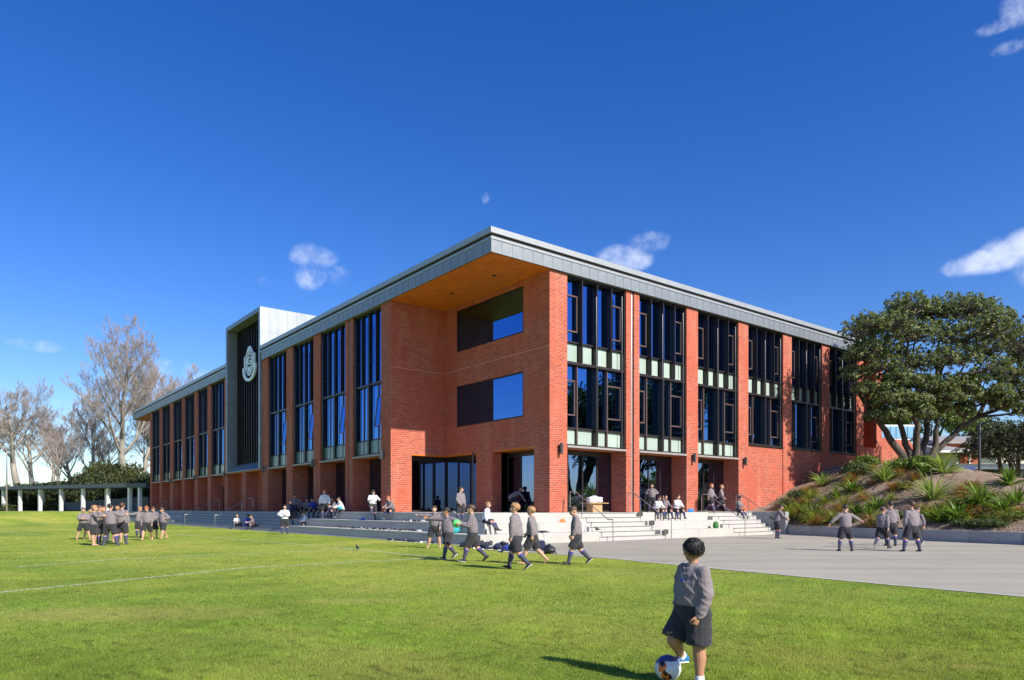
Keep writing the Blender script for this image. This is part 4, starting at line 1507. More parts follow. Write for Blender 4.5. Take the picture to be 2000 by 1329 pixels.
shr = [(1585, 1008, .55, .5, 'round bright green shrub low on the left of the mound'), (1520, 1018, .5, .35, 'grey green shrub behind the boy at the stair foot'), (1566, 1018, .4, .28, 'low leafy shrub above the left end of the low wall'),
       (1672, 930, .75, .6, 'broad leaved shrub on the crest by the brick wall'), (1692, 912, .6, .5, 'light green shrub against the brick wall behind the crest'), (1765, 918, .6, .4, 'bright green shrub left of the tree roots'), (1800, 914, .7, .45, 'bright green shrub right of the tree roots'),
       (1752, 1015, .4, .28, 'small round shrub between the pair and the last boy'), (1880, 1028, .4, .22, 'flat grey green shrub by the low wall, left of two'), (1945, 1028, .5, .22, 'flat grey green shrub by the low wall, right of two'), (1985, 1012, .8, .22, 'spreading bright green ground cover at the right edge'),
       (1640, 1018, .45, .25, 'dull green shrub behind the lone boy'), (1535, 992, .6, .4, 'olive shrub at the foot of the brick wall'), (1558, 975, .55, .4, 'olive shrub up the slope against the brick wall'), (1910, 1030, .35, .2, 'small dark shrub between the flat ones at the low wall')]
for i, (px, py, r, h, lb) in enumerate(shr):
    lt = (.22, .31, .045) if 'bright' in lb or 'light' in lb else (.13, .17, .06)
    shrub('shrub', mpos(px, py), 500 + i, (r, r, h), 260, 8, .07 if i not in (3, 4, 5, 6) else .12, (.03, .05, .015), lt, lb)

# ------------------------------------------------------------------ the big evergreen tree on the mound
tb = at(1782, 42.3, 3.85)
TY = tb.y


def tp(px, py, dy=0.0):
    """pixel to a point relative to the tree foot, dy metres behind it"""
    Y = TY + dy
    return Vector(((px - 1000) / F * Y - tb.x, dy, CH + (HZ - py) / F * Y - tb.z))


limbs = [([(0, 0, -.3), tp(1745, 868), tp(1722, 832, -.3), tp(1690, 790, -.6), tp(1668, 740, -.9)], .26, .05),
         ([(0, 0, -.3), tp(1768, 868, .2), tp(1755, 820, .5), tp(1742, 760, .9), tp(1722, 690, 1.4)], .22, .05),
         ([(.1, 0, -.3), tp(1790, 850, -.3), tp(1782, 790, -.6), tp(1770, 720, -1.0), tp(1775, 650, -1.2)], .24, .05),
         ([(.2, .1, -.3), tp(1808, 860, .5), tp(1818, 800, 1.0), tp(1830, 720, 1.5), tp(1845, 640, 1.8)], .22, .05),
         ([(.3, 0, -.3), tp(1828, 870, -.2), tp(1832, 830, -.3), tp(1826, 770, -.4), tp(1850, 690, -.8), tp(1880, 620, -1.2)], .19, .05),
         ([(.4, .1, -.3), tp(1842, 868, .0), tp(1872, 838, .1), tp(1910, 815, .3), tp(1932, 770, .8), tp(1965, 735, 1.2), tp(2010, 710, 1.5)], .21, .05),
         ([tp(1910, 815, .3), tp(1950, 800, -.4), tp(1990, 770, -.8), tp(2040, 740, -1.2)], .12, .04),
         ([tp(1826, 770, -.4), tp(1860, 740, -1.5), tp(1900, 700, -2.2)], .10, .04),
         ([tp(1742, 760, .9), tp(1780, 700, 2.5), tp(1800, 640, 3.0)], .10, .04)]
g = np.random.default_rng(5)
puffs = []
# lobes placed from the outline of the crown, spread in depth
out_l = [(1680, 652, 34), (1700, 636, 30), (1684, 695, 30), (1706, 680, 34), (1745, 640, 38), (1765, 608, 32), (1795, 600, 36), (1822, 612, 30), (1862, 600, 34), (1890, 598, 36), (1912, 610, 38), (1940, 635, 40), (1770, 780, 24), (1800, 785, 22), (1825, 765, 28), (1860, 780, 24), (1720, 780, 24), (1745, 745, 24), (1890, 775, 20), (1965, 650, 42), (1990, 668, 40), (2025, 690, 44), (1985, 700, 44),
         (1760, 660, 44), (1800, 650, 46), (1850, 655, 46), (1900, 655, 44), (1935, 680, 44), (1720, 715, 34), (1745, 700, 34), (1790, 705, 40), (1840, 705, 40), (1885, 705, 40), (1930, 725, 36), (1975, 735, 36), (2020, 740, 40),
         (1665, 745, 28), (1690, 765, 26), (1735, 765, 24), (1760, 745, 30), (1800, 755, 26), (1850, 750, 30), (1880, 755, 26), (1715, 795, 20), (1780, 790, 22), (1905, 745, 24), (2010, 775, 26), (1950, 770, 20), (1845, 795, 15), (1960, 795, 20), (1990, 805, 18), (1935, 788, 16), (1700, 812, 16), (1765, 812, 16), (1812, 806, 16), (1880, 800, 15), (1738, 822, 12)]
for (px, py, rp) in out_l:
    Y = TY
    r = rp / F * Y
    deps = (-2.6, .2, 2.6) if py < 645 else (-1.4, 1.6)
    edge = px < 1700 or py < 625
    if edge: deps = (-.9, .9)
    for dp in deps:
        c = tp(px + g.normal(0, 6), py + g.normal(0, 5), dp + g.normal(0, .4))
        puffs.append((tuple(c), (r * .95, r * 1.0, r * .72)))
tree = leafy_tree('evergreen_tree', tb, puffs, limbs, 21, 64, 11, .16, (.042, .064, .022), (.18, .215, .08), (.30, .33, .15), ros=.20, bottom=-.35, shell=.45)
tag(tree, 'large spreading evergreen tree with twisting dark trunks on the planted mound', 'tree')


def round_tree(name, loc, seed, rx, rz_, trunk, npf, nros, nleaf, size, dark, light, label, group=None, bark=None, accent=None, low=.1):
    g = np.random.default_rng(seed)
    puffs = []; limbs = []
    cz0 = trunk + rz_ * .8
    for k in range(npf):
        d = g.normal(size=3); d /= np.linalg.norm(d)
        d[2] = abs(d[2]) * 1.0 - low
        c = (d[0] * rx * .72, d[1] * rx * .72, cz0 + d[2] * rz_ * .8)
        r = rx * (.30 + .14 * g.random())
        puffs.append((c, (r, r, r * .8)))
    for k in range(5):
        a = k * 1.26 + g.random()
        limbs.append(([(0, 0, -.4), (.06 * rx * math.cos(a), .06 * rx * math.sin(a), trunk * .6), (.3 * rx * math.cos(a), .3 * rx * math.sin(a), cz0 - .2 * rz_), (.5 * rx * math.cos(a), .5 * rx * math.sin(a), cz0 + .3 * rz_)], .06 * rx + .05, .04))
    t = leafy_tree(name, loc, puffs, limbs, seed + 1, nros, nleaf, size, dark, light, accent, bark=bark, twig_r=.03, ros=size * 1.2, shell=.35)
    return tag(t, label, 'tree', group)


# right edge tree, trees behind, trees outside the frame that the windows mirror
round_tree('evergreen_tree', at(1985, 50, 1.2), 31, 3.7, 2.9, 2.2, 30, 60, 9, .17, (.018, .028, .012), (.06, .075, .03), 'dark bushy evergreen at the right edge in front of the canopy', low=.5)
round_tree('leafy_tree', at(1810, 105, 1), 33, 7.0, 5.0, 8.0, 22, 70, 8, .42, (.05, .08, .02), (.15, .20, .05), 'pale green tree rising behind the glazed roof at the right')
round_tree('leafy_tree', at(1958, 120, 1), 35, 8.0, 4.0, 7.0, 20, 60, 8, .45, (.04, .06, .02), (.11, .14, .04), 'dull green tree far behind the houses at the right edge')
for i, (x, y) in enumerate([(47, 33), (56, 26), (54, 40), (66, 31), (74, 20)]):
    if i == 0:
        mt = round_tree('leafy_tree', (x, y, .2), 37, 5.5, 4.2, 2.5, 34, 60, 9, .24, (.025, .04, .015), (.09, .12, .035), 'evergreen tree outside the frame that the sunny windows mirror', 'trees outside the frame at the right')
    else:
        c = copy_tree(mt); c.location = (x, y, 0); c.rotation_euler = (0, 0, i * 1.3); c.scale = (1.45 + .12 * i,) * 3
        c['label'] = 'evergreen tree outside the frame that the sunny windows mirror'

# ------------------------------------------------------------------ covered walk and bank on the far left
W0 = at(289, 79.5, 0); W1 = at(-60, 95, 0)
wd = (W1 - W0).normalized(); wn_ = Vector((-wd.y, wd.x, 0))
if wn_.y < 0: wn_ = -wn_
cwk = empty('covered_walk', W0 + Vector((0, 0, 1.0)), math.atan2(wd.y, wd.x))
tag(cwk, 'low flat roofed covered walk on white posts left of the brick building', 'walkway')
Lw = (W1 - W0).length
sgn = -1 if Vector((-math.sin(cwk.rotation_euler.z), math.cos(cwk.rotation_euler.z), 0)).y < 0 else 1
Yb = lambda a: a * sgn
MB().box(-.4, Lw, Yb(-.5), Yb(3.3), 2.72, 3.12).build('roof', M_CANOPY, cwk)
MB().box(-.4, Lw, Yb(-.54), Yb(-.502), 2.80, 3.18).build('fascia', M_CANOPY, cwk)
MB().box(-.4, Lw, Yb(-.45), Yb(3.2), -.9, .06).build('floor', M_KERB, cwk)
for px in (7.6, 40, 79, 120, 163, 212, 254, 274, -35):
    k = (px - 1000) / F
    # intersection of the sight line with the walk's front line
    s = (k * W0.y - W0.x) / (wd.x - k * wd.y)
    MB().box(s - .16, s + .16, Yb(-.2), Yb(.12), .06, 2.72).build('post', M_WHITE, cwk)
    MB().box(s - .12, s + .12, Yb(2.7), Yb(2.95), .06, 2.72).build('post', M_WHITE, cwk)
# retaining walls and planted bank behind
def bank_h(X, Y): return 1.0 + 3.4 * sstep(88, 106, Y + .45 * X + 22) + .15 * np.sin(X * .7) * np.cos(Y * .6)


m, nt, b, out = new_mat('bank_planting')
n1 = noise_node(nt, .35, 6, .65); n2 = noise_node(nt, 3, 5, .7)
c = ramp(nt, n1.outputs['Fac'], [(0.3, (0.10, 0.07, 0.035)), (0.5, (0.12, 0.15, 0.03)), (0.7, (0.24, 0.26, 0.045))])
c = mixc(nt, .7, c, ramp(nt, n2.outputs['Fac'], [(0.3, (.4, .4, .4)), (0.7, (1.4, 1.4, 1.3))]), 'MULTIPLY')
nt.links.new(c, b.inputs['Base Color']); b.inputs['Roughness'].default_value = 1
bump(nt, b, n2.outputs['Fac'], 1, .2)
grid_mesh('bank', np.arange(-130, 20, 2.0), np.arange(84, 190, 2.0), bank_h, m)
rw = MB()
pa, pb = at(293, 84.5, 0), at(104, 91, 0)
MB().tube([pa + Vector((0, 0, 1.75)), pb + Vector((0, 0, 1.45))], [(.15, .95), (.15, .65)], 4, side=(0, 1, 0), cap=False)
dv = (pb - pa); L = dv.length
rw = empty('retaining_wall', pa, math.atan2(dv.y, dv.x))
tag(rw, 'dark blue grey retaining wall behind the covered walk', 'wall')
n_ = 8
for k in range(n_):
    MB().cbox(L * k / n_ + .01, L * (k + 1) / n_ - .01, 0, .3, .2, 2.75 - .10 * k, .02).build('wall_panel', M_RETAIN, rw)

LAB = ['dense dark green bush behind the covered walk', 'olive green bush behind the covered walk', 'bushy evergreen behind the covered walk']
hed = [(10, 98, 4.5, 3.0), (55, 96, 4.0, 2.4), (105, 99, 4.0, 2.6), (150, 98, 4.6, 4.4), (190, 97, 4.2, 5.0), (222, 101, 4.4, 5.4), (258, 98, 3.4, 4.2), (285, 97, 3.0, 4.2), (-40, 100, 5.0, 4.0), (80, 104, 4.6, 3.4), (128, 92, 2.6, 2.0), (30, 92, 2.2, 1.6)]
LBS = ['olive bush behind the leftmost white posts', 'pale bush under the gnarled bare tree', 'bush behind the third white post from the left', 'broad bush behind the fourth white post', 'bush left of the two pale trunks', 'tallest bush, right in front of the tallest bare trunk', 'bush between the two pale trunks and the building', 'last bush against the end of the brick building', 'bush cut by the left edge of the picture', 'bush far back between the left posts', 'small bush low behind the walk posts', 'lowest bush near the lamp post']
protos = []
for i, (px, Y, r, h) in enumerate(hed):
    z = float(bank_h(at(px, Y).x, Y)) - .5
    nm = 'hedge_bush'
    lb = LBS[i]
    if i < 3:
        lt = [(.055, .075, .022), (.12, .135, .035), (.075, .10, .03)][i]
        s = shrub(nm, at(px, Y, z), 700 + i, (r, r, h), 2600, 7, .24, (.018, .026, .01), lt, lb, 'bush', 'bushes behind the covered walk')
        protos.append((s, r, h))
    else:
        ps, pr, ph = protos[[0, 0, 1, 0, 2, 1, 1, 2, 0, 2, 1, 2][i]]
        s = copy_tree(ps); s.location = at(px, Y, z); s.scale = (r / pr, r / pr, h / ph * .78); s.rotation_euler = (0, 0, i * 1.1)
        s['label'] = 'evergreen ' + lb; s['group'] = 'bushes behind the covered walk'

LV = [(16, .62, 44), (7, .58, 36), (6, .56, 36), (6, .54, 36), (5, .55, 34)]
t1 = bare_tree('bare_tree', at(240, 101, 3.0), 3, 23.0, 18.5, .50, LV, 0, .012, first=.30, up=.75, wob=.07, l1=.42)
tag(t1, 'tallest bare winter tree with pale trunk behind the covered walk', 'tree')
t2 = bare_tree('bare_tree', at(40, 104, 2.5), 8, 16, 12.5, .52, [(10, .66, 46), (6, .6, 40), (6, .56, 38), (6, .54, 36), (4, .5, 36)], 0, .013, first=.42, up=.65, wob=.12, l1=.50)
tag(t2, 'gnarled bare tree with forked trunk at the left edge of the picture', 'tree')
for (src_, px, Y, sc, rz, lb) in ((t1, 272, 104, .80, 2.1, 'second pale bare trunk close to the end of the brick building'), (t2, 215, 112, .62, 1.0, 'slender bare tree behind the tallest one, to its left'),
                              (t1, 142, 116, .62, 4.0, 'bare tree with broken off top between the two big ones'), (t2, 95, 112, .72, 2.6, 'leaning bare tree just right of the gnarled one'), (t2, -30, 106, .9, 4.4, 'bare tree cut by the left edge of the picture'), (t1, 330, 118, .8, 5.2, 'bare tree whose thin top shows over the end of the roof'), (t1, 180, 108, .70, 3.1, 'bare tree filling the gap left of the tallest one'),
                              (t2, 120, 100, .55, 0.4, 'small dense bare tree low over the walk roof'), (t1, 296, 108, .86, 0.9, 'bare tree just right of the tallest one, leaning over the roof end'), (t2, 70, 122, .95, 5.5, 'bare tree far behind the gnarled one')):
    c = copy_tree(src_); c.location = at(px, Y, 2.5); c.rotation_euler = (0, 0, rz); c.scale = (sc, sc, sc)
    tag(c, lb, 'tree')

for i in range(9):
    s = copy_tree(protos[i % 3][0]); s.location = (-150 + 3 * math.sin(i * 5), 45 + i * 13, 0); s.scale = (2.6, 2.6, 1.2); s.rotation_euler = (0, 0, i)
    tag(s, 'evergreen bush of the far field edge that the ground floor glass mirrors', 'bush', 'bushes along the far field edge')

# lamp post at the left edge
lp = empty('lamp_post', at(13, 78, float(lawn_h(at(13, 78).x, 78))))
tag(lp, 'slim grey lamp post at the left edge by the covered walk', 'lamp post')
MB().tube([(0, 0, -.2), (0, 0, 3.2), (0, 0, 6.6)], [.11, .09, .06], 10).build('pole', M_STEEL, lp, True)
MB().tube([(-.35, 0, 6.62), (.35, 0, 6.68)], [(.12, .05), (.12, .05)], 8).build('lamp_head', M_STEEL, lp, True)

# ------------------------------------------------------------------ buildings beyond the mound
def face_box(mb, px0, px1, Y, py0, py1, depth, dy=0):
    x0, x1 = (px0 - 1000) / F * Y, (px1 - 1000) / F * Y
    z1, z0 = CH + (HZ - py0) / F * Y, CH + (HZ - py1) / F * Y
    mb.box(x0, x1, Y, Y + depth, max(z0, 0), z1)
    return mb


# glazed clerestory block
hb = empty('hall_building', (0, 0, 0))
tag(hb, 'distant hall with blue glazed roof light seen left of the tree trunks', 'building')
Y = 82
face_box(MB(), 1690, 1768, Y, 866, 1010, 14).build('wall', M_CREAM, hb)
x0, x1 = (1690 - 1000) / F * Y, (1860 - 1000) / F * Y
ze, zr = CH + (HZ - 880) / F * Y, CH + (HZ - 846) / F * Y
MB().add([(x0, Y - 1, ze), (x1, Y - 1, ze - .9), (x1, Y + 14, ze - .9), (x0, Y + 14, ze), (x0, Y + 5, zr), (x1 - 2, Y + 5, zr - .8), (x1 - 2, Y + 8, zr - .8), (x0, Y + 8, zr)],
         [(0, 1, 5, 4), (1, 2, 6, 5), (2, 3, 7, 6), (3, 0, 4, 7), (4, 5, 6, 7), (3, 2, 1, 0)]).build('roof', M_GREYROOF, hb)
w = face_box(MB(), 1715, 1796, Y + 5.2, 830, 860, 4).build('roof_light', M_WHITE, hb)
for k in range(7):
    face_box(MB(), 1717 + k * 11.3, 1726.5 + k * 11.3, Y + 5.12, 833, 856, .07).build('pane', simple('pale_blue_glass', (.22, .42, .58), .15) if k == 0 else MATS['pale_blue_glass'], w)
# brick garden wall running on from the building
gw = empty('brick_garden_wall', b2w(0, 0), BANG)
tag(gw, 'dappled red brick wall running right from the school block behind the tree', 'wall')
MB().box(XE + .02, 36.5, .2, .5, 2.0, 6.45).build('wall', M_BRICK, gw)
MB().add([(36.5, .2, 2), (40.5, .2, 2), (40.5, .5, 2), (36.5, .5, 2), (36.5, .2, 6.45), (40.5, .2, 3.6), (40.5, .5, 3.6), (36.5, .5, 6.45)], [(3, 2, 1, 0), (4, 5, 6, 7), (0, 1, 5, 4), (1, 2, 6, 5), (2, 3, 7, 6)]).build('wall_end', M_BRICK, gw)
# house with two roofs
h2 = empty('brick_house', (0, 0, 0))
tag(h2, 'distant brick house with grey stepped roofs and white gutter right of the tree trunks', 'house')
Y = 78


def slab_roof(px0, px1, py_e, py_r, Y, mat, parent, d=6):
    x0, x1 = (px0 - 1000) / F * Y, (px1 - 1000) / F * Y
    z0, z1 = CH + (HZ - py_e) / F * Y, CH + (HZ - py_r) / F * Y
    MB().add([(x0, Y, z0), (x1, Y, z0), (x1 - 1, Y + d, z1), (x0 + 1, Y + d, z1), (x0, Y, z0 - .25), (x1, Y, z0 - .25), (x1 - 1, Y + d, z0 - .25), (x0 + 1, Y + d, z0 - .25)],
             [(0, 1, 2, 3), (7, 6, 5, 4), (0, 4, 5, 1), (1, 5, 6, 2), (2, 6, 7, 3), (3, 7, 4, 0)]).build('roof', mat, parent)


face_box(MB(), 1838, 1916, Y + 4, 860, 900, 5).build('wall', M_BRICK, h2)
slab_roof(1826, 2000, 862, 842, Y + 3, M_GREYROOF, h2)
slab_roof(1836, 1912, 880, 862, Y - 1, M_GREYROOF, h2, 5)
face_box(MB(), 1834, 1913, Y - 1.1, 880, 884, .1).build('gutter', M_WHITE, h2)
face_box(MB(), 1840, 1910, Y + 1, 884, 1000, 3).build('wall', M_CREAM, h2)
face_box(MB(), 1877, 1910, Y + .8, 884, 906, .3).build('wall', M_BRICK, h2)
face_box(MB(), 1893, 1896, Y + .3, 884, 906, .2).build('post', M_WHITE, h2)
for (a, c) in ((1898, 1904), (1905, 1911)):
    f_ = face_box(MB(), a, c, Y + 3.9, 868, 880, .12).build('window', M_WHITE, h2)
    face_box(MB(), a + .8, c - .8, Y + 3.85, 869.5, 878.5, .06).build('pane', M_LAMP, f_)
face_box(MB(), 1916, 2010, Y + 5, 866, 1000, 6).build('wall', M_CREAM, h2)
# walkway canopy with blue sign
cn = empty('walkway_canopy', (0, 0, 0))
tag(cn, 'dark flat walkway canopy with blue banner beyond the mound at the right', 'canopy')
Y = 60
face_box(MB(), 1852, 2080, Y, 906, 911, 5).build('roof', M_CANOPY, cn)
face_box(MB(), 1858, 2080, Y + .02, 911.2, 917, .06).build('fascia', M_RETAIN, cn)
face_box(MB(), 1871, 1904, Y - .06, 912.5, 919.5, .06).build('banner', M_BLUESIGN, cn)
face_box(MB(), 1852, 2080, Y + 4.7, 911, 1000, .2).build('back_wall', M_LAMP, cn)
for px in (1866, 1905, 1945, 1985, 2030):
    face_box(MB(), px, px + 2.2, Y + .3, 911, 1000, .15).build('post', M_LAMP, cn)
# dark pole in front
pl = empty('dark_pole', at(1913, 46, 1.2))
tag(pl, 'tall dark pole standing beside the house right of the big tree', 'pole')
MB().tube([(0, 0, -1), (0, 0, 5.6)], [.10, .08], 10).build('pole_shaft', M_LAMP, pl, True)

# ------------------------------------------------------------------ people
M_SKIN = simple('skin_light', (0.52, 0.29, 0.20), .55, 0, .06, 8)
M_SKIN2 = simple('skin_tan', (0.40, 0.20, 0.12), .55, 0, .06, 8)
M_SHIRT = cloth_mat('grey_shirt', (0.200, 0.172, 0.182), .05)
M_SHIRTD = cloth_mat('dark_grey_shirt', (0.18, 0.155, 0.17), .05)
M_SHIRTW = cloth_mat('white_shirt', (0.72, 0.73, 0.78), .04)
M_BLUEJ = cloth_mat('blue_jumper', (0.02, 0.045, 0.32), .1)
M_NAVY = cloth_mat('navy_cloth', (0.018, 0.022, 0.06), .1)
M_SHORTS = cloth_mat('charcoal_shorts', (0.032, 0.032, 0.038), .12)
M_SOCK = cloth_mat('grey_blue_sock', (0.065, 0.068, 0.10), .08)
M_SOCKW = cloth_mat('white_sock', (0.70, 0.70, 0.68), .05)
M_BAND = cloth_mat('blue_sock_band', (0.03, 0.05, 0.42), .05)
M_SHOE = simple('black_shoe', (0.022, 0.022, 0.028), .45, 0, .1, 10)
M_SHOEB = simple('blue_shoe', (0.01, 0.14, 0.36), .5, 0, .1, 10)
M_SOLE = simple('white_sole', (0.75, 0.75, 0.72), .6, 0, .04)
M_HAIR = {'black': simple('black_hair', (0.014, 0.012, 0.012), .58, 0, .3, 40, .6, 90), 'brown': simple('brown_hair', (0.065, 0.035, 0.02), .5, 0, .3, 30, .6, 90),
          'red': simple('red_hair', (0.30, 0.085, 0.025), .5, 0, .25, 30, .6, 90), 'fair': simple('fair_hair', (0.34, 0.19, 0.085), .5, 0, .25, 30, .6, 90)}
M_EYE = simple('eye_dark', (0.02, 0.015, 0.012), .2)
M_LIP = simple('lip', (0.40, 0.14, 0.11), .5)
M_TEAL = simple('teal_fabric', (0.02, 0.33, 0.36), .7)
M_GREEN = simple('green_plastic', (0.13, 0.60, 0.16), .4, 0, .06)
M_TIE = cloth_mat('blue_tie', (0.06, 0.09, 0.30), .05)

PEND = []


def nrm(v): return Vector(v).normalized()


def ellipsoid(c, rx, ry, rz_, X=Vector((1, 0, 0)), Y=Vector((0, 1, 0)), Z=Vector((0, 0, 1)), nu=14, nv=9):
    V, Fs = [], []
    V.append(c + Z * rz_)
    for j in range(1, nv):
        th = math.pi * j / nv
        for i in range(nu):
            ph = 2 * math.pi * i / nu
            V.append(c + X * (rx * math.sin(th) * math.cos(ph)) + Y * (ry * math.sin(th) * math.sin(ph)) + Z * (rz_ * math.cos(th)))
    V.append(c - Z * rz_)
    for i in range(nu): Fs.append((0, 1 + i, 1 + (i + 1) % nu))
    for j in range(nv - 2):
        a = 1 + j * nu
        for i in range(nu): Fs.append((a + i, a + nu + i, a + nu + (i + 1) % nu, a + (i + 1) % nu))
    a = 1 + (nv - 2) * nu
    for i in range(nu): Fs.append((a + i, len(V) - 1, a + (i + 1) % nu))
    return [tuple(v) for v in V], Fs


def hand_geo(mb, wrist, D, N, H, curl=.5, s=1, scale=1.0):
    """palm, four unequal fingers and a thumb; D along forearm, N palm normal"""
    D = D.normalized(); N = (N - D * N.dot(D)).normalized(); S = D.cross(N) * s     # S towards the thumb side
    h = H * scale
    pl = .052 * h
    mb.tube([wrist - D * .012 * h, wrist + D * pl * .5, wrist + D * pl], [(.017 * h, .014 * h), (.026 * h, .013 * h), (.025 * h, .010 * h)], 8, side=S)
    for k, (o, ln) in enumerate(((.019, .042), (.007, .047), (-.006, .044), (-.018, .034))):
        b0 = wrist + D * pl * .92 + S * o * h
        a1 = curl * .9; a2 = curl * 2.0
        d1 = D * math.cos(a1) + N * math.sin(a1); d2 = D * math.cos(a2) + N * math.sin(a2)
        p1 = b0 + d1 * ln * .5 * h; p2 = p1 + d2 * ln * .5 * h
        mb.tube([b0, p1, p2], [.0068 * h, .0062 * h, .0048 * h], 6)
    b0 = wrist + D * pl * .25 + S * .018 * h
    d1 = nrm(D * .75 + S * .65 + N * .15); d2 = nrm(D * .9 + S * .2 + N * .45)
    p1 = b0 + d1 * .024 * h; p2 = p1 + d2 * .022 * h
    mb.tube([b0, p1, p2], [.010 * h, .008 * h, .0062 * h], 6)


POSES = {
    'stand': dict(legs=[((.10, .0, -1), (.04, -.03, -1)), ((.10, .0, -1), (.04, -.03, -1))], arms=[((.22, .02, -1), (.05, .18, -1)), ((.22, .02, -1), (.05, .18, -1))], spine=(0, .02, 1)),
    'wide': dict(legs=[((.28, .05, -1), (.22, -.05, -1)), ((.28, .05, -1), (.22, -.05, -1))], arms=[((.22, .02, -1), (.05, .18, -1)), ((.22, .02, -1), (.05, .18, -1))], spine=(0, .02, 1)),
    'walkR': dict(legs=[((.04, .42, -.9), (.02, .22, -.97)), ((.04, -.28, -.95), (.02, -.72, -.70))], arms=[((.18, -.30, -.95), (.05, .0, -1)), ((.16, .28, -.95), (.0, .62, -.8))], spine=(0, .06, 1), pitch=(10, -38)),
    'walkL': dict(legs=[((.04, -.28, -.95), (.02, -.72, -.70)), ((.04, .42, -.9), (.02, .22, -.97))], arms=[((.16, .28, -.95), (.0, .62, -.8)), ((.18, -.30, -.95), (.05, .0, -1))], spine=(0, .06, 1), pitch=(-38, 10)),
    'sit': dict(legs=[((.22, .95, -.05), (.06, .02, -1)), ((.30, .95, -.05), (.10, .15, -1))], arms=[((.15, .45, -.85), (-.25, .85, -.25)), ((.15, .45, -.85), (-.25, .85, -.35))], spine=(0, .22, 1), sit=True),
    'sitlow': dict(legs=[((.25, .80, .45), (.06, .25, -1)), ((.30, .85, .30), (.12, .35, -1))], arms=[((.15, .55, -.75), (-.2, .9, -.0)), ((.15, .55, -.75), (-.2, .9, -.1))], spine=(0, .25, 1), sit=True),
    'crouch': dict(legs=[((.2, .75, -.55), (.05, -.35, -.95)), ((.2, .6, -.75), (.05, -.3, -.95))], arms=[((.15, .8, -.7), (.0, .5, -.9)), ((.15, .8, -.7), (.0, .5, -.9))], spine=(0, .95, .62)),
}


